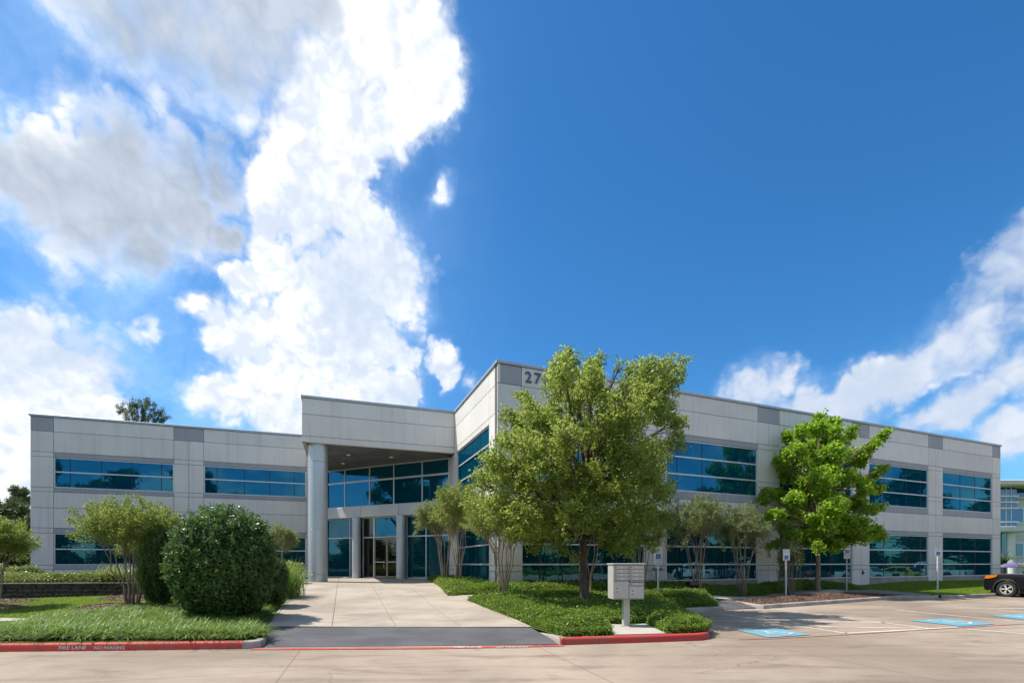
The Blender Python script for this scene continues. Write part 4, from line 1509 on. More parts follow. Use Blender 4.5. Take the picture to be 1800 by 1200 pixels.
# two door leaves
dm = G.u(679.5)
for s, (a, b) in enumerate(((d0 + .03, dm - .006), (dm + .006, d1 - .03))):
    mb = MB()
    f_ = 0.07
    zb, zt = zg + 0.01, zT - .06
    mb.box(a, a + f_, 0.03, 0.09, zb, zt, G.M)
    mb.box(b - f_, b, 0.03, 0.09, zb, zt, G.M)
    mb.box(a + f_, b - f_, 0.03, 0.09, zb, zb + .12, G.M)
    mb.box(a + f_, b - f_, 0.03, 0.09, zt - .09, zt, G.M)
    dr = mb.build('door', M_BRONZE, bld, offset=BO)
    MB().box(a + f_, b - f_, 0.055, 0.067, zb + .12, zt - .09, G.M).build('pane', M_GLASSD, dr, offset=BO)
    MB().cyl(G.M @ Vector((a + f_, -0.02, zg + 1.0)), G.M @ Vector((b - f_, -0.02, zg + 1.0)), 0.018, n=8).build('push_bar', M_STEEL, dr, offset=BO)
    hx = b - f_ - .05 if s == 0 else a + f_ + .05
    MB().tube([G.M @ Vector(p) for p in ((hx, .02, zg + .95), (hx, -.09, zg + .95), (hx, -.1, zg + .85), (hx, -.1, zg + .70), (hx, -.09, zg + .62), (hx, .02, zg + .62))], 0.014, 8).build('handle', M_STEEL, dr, offset=BO)
bpart(MB().box(e0, e1, -0.02, 0.2, zBASE, zg - .002, G.M), 'sill', M_PLINTH)
# low white step left of the doors
mb = MB()
pts = [G.M @ Vector(p) for p in ((e0 - .3, -0.9, 0), (G.u(628), -0.9, 0), (G.u(632), -0.03, 0), (e0 - .3, -0.03, 0))]
zs0 = 0.70
mb.add([(p.x, p.y, zs0) for p in pts] + [(p.x, p.y, zs0 + 0.16) for p in pts], [(3, 2, 1, 0), (4, 5, 6, 7), (0, 1, 5, 4), (1, 2, 6, 5), (2, 3, 7, 6), (3, 0, 4, 7)])
bpart(mb, 'step', M_WALK)
# return wall between glass and left wing, behind the round column
rp0 = LWp.o + LWp.d * uE
mb = MB()
a, b = Vector((rp0.x, rp0.y)), Vector((G.o + G.d * e0).xy)
nn = (b - a).normalized()
q = Vector((-nn.y, nn.x)) * 0.1
mb.add([(*(a + q), zBASE), (*(b + q), zBASE), (*(b - q), zBASE), (*(a - q), zBASE), (*(a + q), zCOP), (*(b + q), zCOP), (*(b - q), zCOP), (*(a - q), zCOP)],
       [(3, 2, 1, 0), (4, 5, 6, 7), (0, 1, 5, 4), (1, 2, 6, 5), (2, 3, 7, 6), (3, 0, 4, 7)])
bpart(mb, 'wall_panel', M_PANEL)


# ---- columns: rolled metal drums with dark seams
def column(cx, cy, r, z0, z1_, seams):
    zs = [z0] + seams + [z1_]
    for a, b in zip(zs[:-1], zs[1:]):
        MB().lathe([(r - .012, a + .002), (r, a + .014), (r, b - .014), (r - .012, b - .002)], 48, Matrix.Translation((cx, cy, 0))).build('column_drum', M_CLAD, colp, smooth=True, offset=BO)


ccx, ccy = -10.12, 25.22
colp = bpart(MB().lathe([(.44, .5), (.44, zCB + .04)], 24, Matrix.Translation((ccx, ccy, 0))), 'column', M_MULL, smooth=True)
column(ccx, ccy, .478, 0.62, zCB + .045, [EYE - 19 / F * 24.75, EYE + 61 / F * 24.75, EYE + 180 / F * 24.75])
for px in (633, 710.5):
    u = G.u(px)
    p = G.M @ Vector((u, -.05, 0))
    p = p - Vector((G.n.x, G.n.y, 0)) * 0.28
    colp = bpart(MB().lathe([(.24, .5), (.24, zBandB - .005)], 20, Matrix.Translation((p.x, p.y, 0))), 'column', M_MULL, smooth=True)
    column(p.x, p.y, .275, 0.60, zBandB - .004, [EYE - 17 / F * 30, EYE + 50 / F * 30])
# thin fin column at the side facade's near end
# ---- copings
def coping(pl, a, b, w0=-0.06, w1=0.34):
    bpart(MB().bbox(a, b, w0, w1, zCOP + .002, zTOP, 0.01, pl.M), 'coping', M_COPING)


coping(LWp, -0.05, uE + .1)
coping(RWp, -0.07, RWp.L + .05)
coping(SFp, 1.13, SFp.L - .35)
coping(CFp, -0.05, CFp.L + .02)
coping(clp, 0, clp.L - .35)
# ---- roof and far walls
def poly_slab(name, pts, z0, z1_, m):
    n = len(pts)
    V = [(p[0], p[1], z0) for p in pts] + [(p[0], p[1], z1_) for p in pts]
    MB().add(V, [tuple(reversed(range(n))), tuple(range(n, 2 * n))] + [(i, (i + 1) % n, n + (i + 1) % n, n + i) for i in range(n)]).build(name, m, bld, offset=BO)


def inw(pl, u, w):
    v = pl.M @ Vector((u, w, 0))
    return (v.x, v.y)


RB0, RB1 = inw(RWp, RWp.L - .4, .4), inw(RWp, RWp.L - .4, 22)
LB0, LB1 = inw(LWp, .4, .4), inw(LWp, .4, 20)
OUT = [LB0, inw(LWp, uE, .4), inw(GWp, 0.3, .5), inw(GWp, GWp.L - .2, .5), inw(SFp, .4, .4), inw(SFp, SFp.L - .45, .4), RB0, RB1, (-2, 45), LB1]
poly_slab('roof', OUT, zCOP - .6, zCOP - .35, M_ROOF)
poly_slab('floor_slab', OUT, zr(.275) + .0, zr(.36), M_INTC)
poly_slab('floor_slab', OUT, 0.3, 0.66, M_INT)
# dark core wall a few metres behind the glass, seen through it
for pl, a, b in ((LWp, 0.4, uE), (RWp, 0.6, RWp.L - .5), (GWp, 0.5, GWp.L - .3)):
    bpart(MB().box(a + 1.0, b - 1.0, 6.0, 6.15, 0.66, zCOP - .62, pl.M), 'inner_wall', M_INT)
# closed ends and backs
bpart(MB().box(0.0, 0.3, 0.36, 20, zBASE, zCOP, LWp.M), 'end_wall', M_PANEL)
bpart(MB().box(RWp.L - .3, RWp.L, 0.36, 22, zBASE, zCOP, RWp.M), 'end_wall', M_PANEL)
for a, b in ((LB1, (-2, 45)), ((-2, 45), RB1)):
    pl = Plane(a, b)
    bpart(MB().box(0, pl.L, 0, 0.3, zBASE, zCOP, pl.M), 'rear_wall', M_PANEL)

# ---- inside: blinds behind the ground floor glass and lamps behind the upper
bl = pier[0][1], pier[1][0]
for u in np.arange(bl[0] + .15, bl[0] + (bl[1] - bl[0]) * .62, 0.19):
    bpart(MB().box(u, u + .10, .30, .31, zR2B + .08, zW2 - .05, RP.M), 'blind_slat', M_BLIND)
for i in (1, 2, 3, 4):
    a, b = pier[i][1], pier[i + 1][0]
    for u in np.arange(a + .2, b - .2, 0.55):
        if (int(u * 7) % 5) < 2:
            bpart(MB().box(u, u + .30, .45, .46, zR2B + .08, zW2 - .05, RP.M), 'blind_slat', M_BLIND)
for pl, u, w in ((RP, RP.u(1215), 2.4), (RP, RP.u(1288), 2.0), (RP, RP.u(1470), 3.0)):
    bpart(MB().box(u, u + 1.2, w, w + .6, zWT - .12, zWT - .10, pl.M), 'ceiling_lamp', M_LAMP)
poly_slab('ceiling', OUT, zWT - .06, zWT + .05, M_INTC)
wl_ = G.M @ Vector((G.u(672), 2.6, 0))
MB().cyl((wl_.x, wl_.y, 2.25), (wl_.x, wl_.y, 2.72), 0.05, n=10).build('wall_lamp', simple('lamp_glow', (1, .95, .4), emit=(1.0, 0.9, 0.25, 2.5)), bld, offset=BO)

# ---- the number
me_u = RP.u(924)
for ch, px0, px1 in (('2', 923, 934), ('7', 939, 951), ('0', 955.5, 968), ('0', 971, 984)):
    ua, ub = RP.u(px0), RP.u(px1)
    me = text_mesh(ch, 1.0, M_NUM, 0.02, 0.012, 'number')
    xs = [v.co.x for v in me.vertices]
    ys = [v.co.y for v in me.vertices]
    w_, h_ = max(xs) - min(xs), max(ys) - min(ys)
    H = 0.47
    for v in me.vertices:
        X = ua + (v.co.x - min(xs)) / w_ * (ub - ua)
        Z = zr(.905) + .05 + (v.co.y - min(ys)) / h_ * H
        p = RP.M @ Vector((X, -0.03 - v.co.z, Z))
        v.co = p - BO
    me.name = 'number'
    new_obj('number', me, bld)
# hose tap on the fourth pier
tp = RP.M @ Vector((RP.u(1516), 0, 1.15))
MB().cyl(tp, tp - Vector((RP.n.x, RP.n.y, 0)) * .12, 0.03, n=8).build('hose_tap', M_DKPLASTIC, bld, offset=BO)
bpart(MB().box(RP.u(1515), RP.u(1517.5), -.02, .02, 1.05, 1.3, RP.M), 'tap_plate', M_DKPLASTIC)

# ================================================================== trees and shrubs
def limb_path(a, b, n=5, sag=0.0, wob=0.12, up=0.3):
    a, b = Vector(a), Vector(b)
    L = (b - a).length
    pts = []
    for i in range(n + 1):
        t = i / n
        p = a.lerp(b, t)
        p.z += math.sin(t * math.pi) * L * up * 0.3
        if 0 < i < n:
            p += Vector(rng.normal(size=3)) * wob * L * 0.2
        pts.append(p)
    return pts


def clump_tree(name, label, cat, base, trunk_top, trunk_r, clumps, nleaf, lsize, lm, bm, group=None, lean=(0, 0), tuft=9, tuft_r=0.13,
               aspect=0.55, limb_r=0.05, shell=0.35, upbias=0.3, twigs=14, outb=0.3):
    """clumps: (x, y, z, rx, ry, rz) in world metres. A tapered trunk, a limb to each clump, twigs in it and leaf tufts on the twigs."""
    B = Vector(base)
    t = thing(name, label, cat, base, group=group)
    top = Vector((base[0] + lean[0], base[1] + lean[1], trunk_top))
    mb = MB()
    tp = [B + Vector((0, 0, -0.15))] + [B.lerp(top, k / 6) + Vector((rng.normal() * trunk_r * .25, rng.normal() * trunk_r * .25, 0)) for k in range(7)]
    rr = [trunk_r * 1.5, trunk_r * 1.22] + [trunk_r * (1 - 0.45 * k / 6) for k in range(1, 7)]
    mb.tube(tp, rr, 12)
    P, AX, NR, SZ = [], [], [], []
    vol = np.array([c[3] * c[4] + c[4] * c[5] + c[3] * c[5] for c in clumps])
    vol = vol ** 0.82
    share = vol / vol.sum()
    for c, sh in zip(clumps, share):
        cc = Vector(c[:3])
        hz = (cc.z - B.z)
        k = min(0.97, max(0.42, (cc.z - 0.9 - B.z) / max(0.1, trunk_top - B.z) * 0.75))
        st = tp[1].lerp(tp[-1], k)
        dl = (cc - st).length
        lp = limb_path(st, cc, 5, up=0.25)
        mb.tube(lp, [limb_r * (1.25 - 1.0 * i / 5) * min(1.3, 0.6 + dl * .2) for i in range(6)], 6, cap=False)
        # twigs
        rad = np.array(c[3:6])
        nt = max(4, int(twigs * (0.5 + rad.mean())))
        dirs = unit(rng.normal(size=(nt, 3)) + np.array([0, 0, upbias]))
        ends = np.array(cc) + dirs * rad * rng.uniform(0.75, 1.18, (nt, 1))
        for e in ends[:: 1]:
            s0 = lp[3].lerp(lp[5], rng.uniform(0, 1))
            mb.tube([s0, s0.lerp(Vector(e), .5) + Vector(rng.normal(size=3)) * .06, Vector(e)], [limb_r * .32, limb_r * .2, limb_r * .09], 4, cap=False)
        nl = int(nleaf * sh)
        ntf = max(1, nl // tuft)
        # tufts: some on twigs, some through the shell of the clump
        ti = rng.integers(0, nt, ntf)
        tt = rng.uniform(0.45, 1.0, ntf)
        start = np.array(lp[4])
        onT = start + (ends[ti] - start) * tt[:, None] + rng.normal(size=(ntf, 3)) * 0.10 * rad.mean()
        d2 = unit(rng.normal(size=(ntf, 3)))
        sh_ = np.array(cc) + d2 * rad * (rng.uniform(0, 1, (ntf, 1)) ** shell)
        pick = rng.uniform(size=(ntf, 1)) < 0.55
        T = np.where(pick, onT, sh_)
        reps = rng.poisson(tuft, ntf) + 1
        Tc = np.repeat(T, reps, 0)
        Po = Tc + rng.normal(size=Tc.shape) * tuft_r * 0.55
        o_ = unit(Po - np.array(cc))
        P.append(Po)
        AX.append(unit(Po - Tc) + o_ * 0.4)
        NR.append(o_ * outb + np.array([0, 0, 0.55]))
    P, AX, NR = np.concatenate(P), np.concatenate(AX), np.concatenate(NR)
    V, Fq = leaves(P, lsize, aspect, axis=AX, nrm=NR)
    mb.build('trunk', bm, t, smooth='all', offset=base)
    new_obj('crown', np_mesh('crown', V - np.array(base), Fq, lm), t)
    return t


def pxclumps(lst, Y0, Rc, cx, dup=2, ry=None, jit=1.0, seed=3):
    """px circles of the crown's picture -> clumps of real depth round the trunk plane Y0"""
    g = np.random.default_rng(seed)
    res = []
    for px, py, r in lst:
        X0 = (px - CX) / F * Y0
        rad = r / F * Y0
        dxx = (X0 - cx) / Rc
        half = Rc * math.sqrt(max(0.05, 1 - min(0.98, dxx * dxx))) * jit
        n = dup if r > 24 else 1
        for k in range(n):
            s = (k + 0.5) / n * 2 - 1 + g.uniform(-.3, .3)
            oy = s * (half - rad * .5) if n > 1 else g.uniform(-.4, .4) * half
            Y = Y0 + oy
            X = (px - CX) / F * Y
            Z = EYE + (HY - py) / F * Y
            q = rad * Y / Y0 * (0.98 if n > 1 else 1.0)
            res.append((X, Y, Z, q, q * 1.05, q * .95))
    return res


OAK = [(985, 655, 30), (1005, 632, 20), (990, 622, 12), (1038, 665, 26), (1052, 632, 13), (1040, 645, 16), (975, 690, 24), (1020, 700, 34),
       (1120, 645, 18), (1152, 652, 26), (1183, 640, 20), (1205, 630, 8), (1198, 655, 12), (1140, 685, 28), (1175, 685, 20), (1090, 640, 7), (1108, 668, 15), (1075, 720, 30), (1165, 662, 22), (1132, 662, 20), (1100, 690, 20), (1192, 672, 12), (1155, 705, 22), (1060, 690, 16),
       (912, 698, 12), (925, 712, 18), (885, 728, 14), (905, 735, 18), (940, 735, 30), (970, 745, 32), (1120, 725, 36), (1165, 725, 26), (1190, 745, 16), (1200, 738, 8),
       (1185, 772, 18), (1205, 782, 8), (1060, 765, 45), (1010, 770, 42), (880, 775, 20), (915, 785, 36), (960, 800, 42), (1105, 790, 42), (1150, 800, 34),
       (868, 815, 26), (845, 850, 24), (895, 840, 38), (940, 860, 42), (1000, 850, 46), (1055, 850, 46), (1105, 850, 42), (1150, 850, 34), (1175, 872, 16),
       (830, 885, 18), (868, 895, 32), (915, 910, 38), (965, 920, 40), (1015, 910, 42), (1070, 915, 42), (1120, 915, 38), (1160, 915, 24), (1182, 910, 12),
       (935, 952, 20), (985, 955, 24), (1100, 955, 26), (1140, 950, 22), (1075, 960, 20), (1165, 945, 12), (890, 945, 14), (1010, 985, 7)]
OB = (2.28, 15.35, gh(2.28, 15.35))
oak = clump_tree('oak_tree', 'large oak with dense olive green crown and a dark straight trunk, left of the mailbox', 'tree', OB, 5.6, 0.145,
                 pxclumps(OAK, 15.35, 3.5, 2.6, dup=2), 108000, 0.096, L_OAK, M_BARK, limb_r=0.036, lean=(0.05, 0), tuft=14, tuft_r=0.13, twigs=9)
# small leafy shoots low on the oak's trunk belong to its crown
MAP = [(1441, 733, 9), (1437, 752, 14), (1466, 745, 12), (1470, 757, 12), (1420, 757, 13), (1407, 755, 9), (1450, 775, 24), (1425, 785, 20), (1403, 768, 8), (1480, 778, 12), (1495, 765, 9), (1500, 753, 6),
       (1385, 768, 9), (1380, 762, 5), (1400, 790, 14), (1468, 800, 24), (1430, 815, 24), (1395, 800, 10), (1380, 795, 6), (1500, 800, 12), (1522, 792, 12), (1540, 780, 10), (1553, 768, 9), (1561, 758, 6), (1510, 810, 14),
       (1375, 815, 12), (1365, 808, 6), (1390, 835, 18), (1450, 840, 28), (1415, 850, 22), (1485, 838, 22), (1515, 845, 14), (1540, 830, 9), (1555, 822, 6), (1525, 858, 14), (1548, 860, 8),
       (1345, 865, 8), (1370, 868, 12), (1340, 878, 9), (1395, 875, 16), (1425, 885, 22), (1465, 885, 26), (1500, 890, 22), (1530, 895, 12), (1550, 893, 6), (1400, 868, 14), (1440, 862, 16),
       (1320, 926, 7), (1340, 915, 11), (1362, 905, 14), (1388, 905, 18), (1415, 915, 20), (1375, 925, 12), (1450, 918, 24), (1485, 918, 22), (1515, 922, 16), (1538, 935, 12), (1550, 942, 8),
       (1350, 960, 6), (1365, 955, 8), (1395, 942, 14), (1425, 945, 18), (1460, 950, 20), (1495, 942, 16), (1440, 962, 9), (1520, 948, 8), (1475, 962, 9)]
MBs = (15.65, 24.7, 0.27)
MAP = [(x, y, r * .94) for x, y, r in MAP]
maple = clump_tree('maple_tree', 'bright green young maple with tiered branches on the mulched island', 'tree', MBs, 7.4, 0.12,
                   pxclumps(MAP, 24.7, 3.6, 15.4, dup=2, seed=5), 50000, 0.14, L_MAPLE, M_BARKM, limb_r=0.032, tuft=9, tuft_r=0.15, aspect=0.85, shell=0.5, twigs=8)


def crape(name, label, base, h, spread, nstem, nleaf, lm, lsize=0.055, crown0=0.42, seed=1, group='crape myrtles in the beds', top_flat=0.9, sr=0.023, dens=1.0, rx=1.0):
    g = np.random.default_rng(seed)
    t = thing(name, label, 'tree', base, group=group)
    P, AX = [], []
    tw = MB()
    tips = []
    for i in range(nstem):
        a = 2 * math.pi * (i + g.uniform(-.3, .3)) / nstem
        r0 = 0.10 + 0.05 * g.uniform()
        zc = h * (crown0 + g.uniform(0, .14))
        rt = spread * g.uniform(0.10, 0.42)
        p0 = Vector((math.cos(a) * r0, math.sin(a) * r0, -0.05))
        p3 = Vector((math.cos(a) * rt * rx, math.sin(a) * rt, zc))
        pts = [p0, p0.lerp(p3, .35) - Vector((math.cos(a), math.sin(a), 0)) * rt * .10 + Vector(g.normal(size=3)) * .03, p0.lerp(p3, .7) + Vector(g.normal(size=3)) * .05, p3]
        # each stem forks once or twice
        MBs_ = MB().tube(pts, [sr * 1.15, sr, sr * .85, sr * .6], 7)
        for f in range(3):
            e = p3 + Vector((math.cos(a + g.uniform(-.7, .7)) * rx, math.sin(a + g.uniform(-.7, .7)), 1.6)).normalized() * h * g.uniform(.12, .26)
            s = pts[2].lerp(p3, g.uniform(.3, 1))
            MBs_.tube([s, s.lerp(e, .5) + Vector(g.normal(size=3)) * .03, e], [sr * .55, sr * .4, sr * .25], 5, cap=False)
            tips.append((e, a))
        MBs_.build('stem', M_BARKC, t, smooth='all')
    ntw = int(150 * dens)
    for k in range(ntw):
        s, a = tips[g.integers(0, len(tips))]
        s = s + Vector((0, 0, -g.uniform(0, .10) * h))
        az = g.uniform(0, 2 * math.pi)
        out_ = abs(g.normal()) * 0.62 + .12
        d = Vector((math.cos(az) * out_ * rx, math.sin(az) * out_, g.uniform(.45, 1.1))).normalized()
        L = h * g.uniform(.20, .44)
        # keep inside a vase shape
        e = s + d * L
        rr = math.hypot(e.x / rx, e.y)
        if rr > spread:
            e.x *= spread / rr
            e.y *= spread / rr
        zmax = h * (1.0 - 0.16 * (rr / spread) ** 2) * g.uniform(.9, 1.03)
        e.z = min(e.z, zmax)
        mid = s.lerp(e, .5) + Vector((0, 0, -.04 * L)) + Vector(g.normal(size=3)) * .03
        tw.tube([s, mid, e], [.010, .007, .003], 3, cap=False)
        n = int(nleaf / ntw)
        tt = g.uniform(0.05, 1.02, n) ** 0.75
        q = np.array(s)[None] * ((1 - tt) ** 2)[:, None] + 2 * np.array(mid)[None] * (tt * (1 - tt))[:, None] + np.array(e)[None] * (tt ** 2)[:, None]
        wid = 0.11 * (1.15 - tt)[:, None] + 0.018
        q = q + g.normal(size=q.shape) * wid * np.array([1, 1, .8])
        P.append(q)
        AX.append(np.repeat(np.array(d)[None], n, 0) * .9)
    P, AX = np.concatenate(P), np.concatenate(AX)
    V, Fq = leaves(P, lsize, 0.5, axis=AX, nrm=np.array([0, 0, 0.6]))
    tw.build('twigs', M_BARKC, t, smooth='all')['kind'] = 'stuff'
    new_obj('crown', np_mesh('crown', V, Fq, lm), t)
    return t


def bp(px, py):
    x, y = ghit(px, py)
    return (x, y, gh(x, y))


def hgt(b, py):
    return EYE + (HY - py) / F * b[1] - b[2]


CR = [  # label, base px, top py, spread px, stems, leaves, material
    ('crape myrtle with many slender stems in the left lawn, left of the upright juniper', (232, 1067), 868, 84, 8, 20000, L_CRAPEY, 1),
    ('small crape myrtle half hidden behind the juniper, in its own mulch ring', (252, 1049), 925, 40, 5, 7000, L_CRAPEY, 2),
    ('crape myrtle cut by the left frame edge with reddish green tips', (-14, 1062), 900, 62, 6, 15000, L_CRAPEY, 3),
    ('crape myrtle behind the round holly, beside the big round column', (492, 1021), 918, 32, 5, 6000, L_CRAPE, 4),
    ('crape myrtle at the right of the doors with thin bare stems, first from the entrance', (782, 1019), 868, 54, 7, 15000, L_CRAPE, 5),
    ('crape myrtle close to the side facade, between the entrance one and the front corner', (806, 1027), 838, 52, 6, 14000, L_CRAPEY, 6),
    ('crape myrtle standing in the ground cover before the building corner, left of the oak', (884, 1053), 868, 74, 7, 19000, L_CRAPEY, 7),
    ('crape myrtle with pale stems directly behind the oak trunk', (1032, 1047), 870, 55, 5, 9000, L_CRAPE, 8),
    ('crape myrtle behind the mailbox, right of the oak', (1127, 1033), 860, 50, 6, 11000, L_CRAPE, 9),
    ('grey green crape myrtle in front of the second right window bay, beside the floodlight', (1226, 1023), 864, 52, 6, 16000, L_CRAPE, 10),
    ('grey green crape myrtle by the pier left of the bright maple', (1304, 1023), 876, 44, 6, 13000, L_CRAPE, 11),
    ('crape myrtle behind the bright maple, only its stems showing', (1389, 1024), 935, 20, 4, 3500, L_CRAPE, 12),
]
for lab, (px, py), top, spx, ns, nl, lm, sd_ in CR:
    b = bp(px, py)
    if px in (1032, 1127, 1226, 1304, 1389, 782, 806):
        pl_, w_ = (SFp, -1.2) if px < 850 else (RWp, -2.0)
        op = Plane((pl_.M @ Vector((0, w_, 0))).xy, (pl_.M @ Vector((pl_.L, w_, 0))).xy)
        b = op.M @ Vector((op.u(px), 0, 0))
        b = (b.x, b.y, gh(b.x, b.y))
    if px == -14:
        b = (-15.6, 14.5, gh(-15.6, 14.5))
    h = hgt(b, top)
    sp = spx / F * b[1]
    crape('crape_myrtle', lab, b, h, sp, ns + 2, int(nl * 1.35), lm, lsize=0.062 if b[1] < 18 else 0.075, crown0=0.46, seed=sd_, dens=1.0 if spx > 50 else .7)
mulch_ring(ghit(222, 1068), 1.5, 0.55, lab='mulch ring under the left crape myrtle')
mulch_ring(ghit(238, 1052), 1.2, 0.55, lab='mulch ring under the crape myrtle behind the juniper')
mulch_ring((-15.9, 14.5), 1.3, 0.5, lab='mulch ring at the left frame edge, the nearer one')
mulch_ring((-17.3, 16.3), 1.3, 0.4, lab='mulch ring at the left frame edge, the farther one')
mulch_ring((2.3, 15.4), 0.8, 0.55, 0.06, lab='bare mulch round the oak trunk')


def blob_shrub(name, label, base, rx, ry, h, nleaf, lsize, lm, p=2.6, cat='shrub', z0=0.05, lump=0.10, aspect=0.55, core=True, jit=0.9, ax=None, shoots=0):
    """a clipped shrub: a super-ellipsoid skin of leaves over an added dark hull that blocks light"""
    t = thing(name, label, cat, base)
    n = nleaf
    d = unit(rng.normal(size=(n, 3)))
    k = (np.abs(d[:, 0]) ** p + np.abs(d[:, 1]) ** p + np.abs(d[:, 2]) ** p) ** (-1 / p)
    off_ = np.array([mnoise.noise(Vector(v * 2.6 + np.array([sd0, 0, 0]))) for v in d]) * lump * 1.4 + np.array([mnoise.noise(Vector(v * 7.0)) for v in d]) * lump
    depth = 1 - np.abs(rng.normal(size=n)) * 0.07 + off_
    q = d * (k * depth)[:, None]
    P = np.column_stack([q[:, 0] * rx, q[:, 1] * ry, z0 + h / 2 + q[:, 2] * h / 2])
    P = P[P[:, 2] > 0.02]
    nn = unit(P - np.array([0, 0, h / 2]))
    V, Fq = leaves(P, lsize, aspect, axis=(nn * .5 + (np.array(ax) if ax is not None else 0)), nrm=nn * 0.9, jit=jit)
    if shoots:
        ds = unit(rng.normal(size=(shoots, 3)) + np.array([0, 0, .8]))
        ks = (np.abs(ds) ** p).sum(1) ** (-1 / p)
        S = ds * ks[:, None] * np.array([rx, ry, h / 2]) + np.array([0, 0, z0 + h / 2])
        reps = 9
        tt = np.tile(np.linspace(0, 1, reps), shoots)
        Sp = np.repeat(S, reps, 0) + np.repeat(ds + np.array([0, 0, .6]), reps, 0) * (tt * 0.14)[:, None] + rng.normal(size=(shoots * reps, 3)) * .02
        V2, F2 = leaves(Sp, lsize * .9, aspect, axis=np.repeat(ds, reps, 0))
        Fq = np.concatenate([Fq, F2 + len(V)])
        V = np.concatenate([V, V2])
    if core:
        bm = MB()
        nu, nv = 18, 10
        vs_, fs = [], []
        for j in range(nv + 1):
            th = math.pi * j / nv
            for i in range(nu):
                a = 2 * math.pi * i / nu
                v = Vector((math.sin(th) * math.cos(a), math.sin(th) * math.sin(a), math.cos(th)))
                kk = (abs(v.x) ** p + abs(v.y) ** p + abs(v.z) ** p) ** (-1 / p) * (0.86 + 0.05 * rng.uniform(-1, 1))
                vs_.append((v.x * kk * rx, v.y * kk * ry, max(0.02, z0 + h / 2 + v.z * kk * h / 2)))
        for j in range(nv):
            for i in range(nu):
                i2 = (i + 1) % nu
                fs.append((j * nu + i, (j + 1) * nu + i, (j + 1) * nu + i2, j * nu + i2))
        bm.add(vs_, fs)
        bm.build('dark_core', M_INNER, t, smooth='all')  # dark hull added inside the leaves to block light
    new_obj('foliage', np_mesh('foliage', V, Fq, lm), t)
    return t


sd0 = 3.0
M_INNER = simple('dark_core', (0.012, 0.022, 0.008), 0.95, var=0.4, vscale=12)
hb = bp(393, 1092)
hb = ((393 - CX) / F * 12.7, 12.7, gh(-7.6, 12.7))
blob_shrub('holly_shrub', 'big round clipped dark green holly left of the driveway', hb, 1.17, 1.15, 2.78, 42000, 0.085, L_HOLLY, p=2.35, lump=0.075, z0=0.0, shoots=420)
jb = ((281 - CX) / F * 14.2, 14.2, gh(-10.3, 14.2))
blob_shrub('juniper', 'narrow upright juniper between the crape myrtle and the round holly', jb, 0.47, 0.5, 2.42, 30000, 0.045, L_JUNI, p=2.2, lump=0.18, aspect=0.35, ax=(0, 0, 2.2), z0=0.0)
sb = bp(513, 1024)
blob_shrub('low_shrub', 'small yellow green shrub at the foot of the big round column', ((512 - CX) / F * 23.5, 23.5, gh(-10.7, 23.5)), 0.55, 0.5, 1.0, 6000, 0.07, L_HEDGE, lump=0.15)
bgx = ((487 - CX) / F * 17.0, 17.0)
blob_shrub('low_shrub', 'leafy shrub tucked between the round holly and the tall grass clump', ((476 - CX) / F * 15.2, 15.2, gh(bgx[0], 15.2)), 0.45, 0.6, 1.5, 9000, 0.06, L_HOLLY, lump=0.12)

# tall grass clump and lily leaves
def clump_grass(name, label, base, n, rad, length, width, lean, m, cat='plant', up=1.0):
    t = thing(name, label, cat, base)
    q = rng.normal(size=(n, 2)) * rad * .5
    P = np.column_stack([q, np.zeros(n)])
    V, Fq = strap(P, length, width, lean, seg=4, up=up)
    new_obj('blades', np_mesh('blades', V, Fq, m), t)
    return t


gb = ((497 - CX) / F * 17.6, 17.6)
clump_grass('ornamental_grass', 'tall bright green grass clump behind the round holly by the driveway', (gb[0], gb[1], gh(*gb)), 1100, 0.55, 1.5, 0.018, 0.45, L_LIRI)
for k, (px, Y) in enumerate(((184, 18.9), (203, 19.0), (222, 18.9), (240, 19.1), (212, 19.6))):
    clump_grass('lily_plant', ['arching lily leaves over the stone wall, leftmost clump', 'arching lily leaves over the stone wall, second clump from the left', 'arching lily leaves over the stone wall, third clump from the left',
                'arching lily leaves over the stone wall, next to the juniper', 'arching lily leaves over the stone wall, clump set farthest back'][k], ((px - CX) / F * Y, Y, 0.85), 170, 0.45, 1.05, 0.05, 0.9, L_HEDGE)

# ---- ground cover
def cover(name, poly, n, zf, h, lsize, m, label, edge=0.22, lump=0.08, mound_m=None, spacing=0.22, avoid=None):
    """a mat of small leaves over a low lumpy mound that falls off at the polygon's edge"""
    def top(x, y):
        d = np.clip(edge_dist(x, y, poly) / edge, 0, 1)
        nz = np.array([mnoise.noise(Vector((a * 1.6, b * 1.6, 0.3))) + .6 * mnoise.noise(Vector((a * 4.5, b * 4.5, 1.3))) for a, b in zip(x, y)])
        return zf(x, y) + np.sqrt(d) * (h + nz * lump)
    q = scatter(poly, n)
    x, y = q[:, 0], q[:, 1]
    z = top(x, y) - np.abs(rng.normal(size=n)) * 0.04 + rng.exponential(0.022, n)
    P = np.column_stack([x, y, z])
    # leaves down the sides too
    ring = np.array(resample(poly, 0.05))
    rep = np.repeat(ring, max(1, int(n * 0.12 / len(ring))), 0)
    rep = rep + rng.normal(size=rep.shape) * 0.03
    zz = zf(rep[:, 0], rep[:, 1]) + rng.uniform(0, 1, len(rep)) * h * .75
    P = np.concatenate([P, np.column_stack([rep, zz])])
    V, Fq = leaves(P, lsize, 0.6, nrm=np.array([0, 0, 0.45]))
    o = new_obj(name, np_mesh(name, V, Fq, m))
    o['kind'] = 'stuff'
    o['label'] = label
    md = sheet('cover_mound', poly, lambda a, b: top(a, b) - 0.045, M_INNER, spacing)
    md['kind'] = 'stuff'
    md['label'] = 'dark lumpy mound under the ' + label
    return o


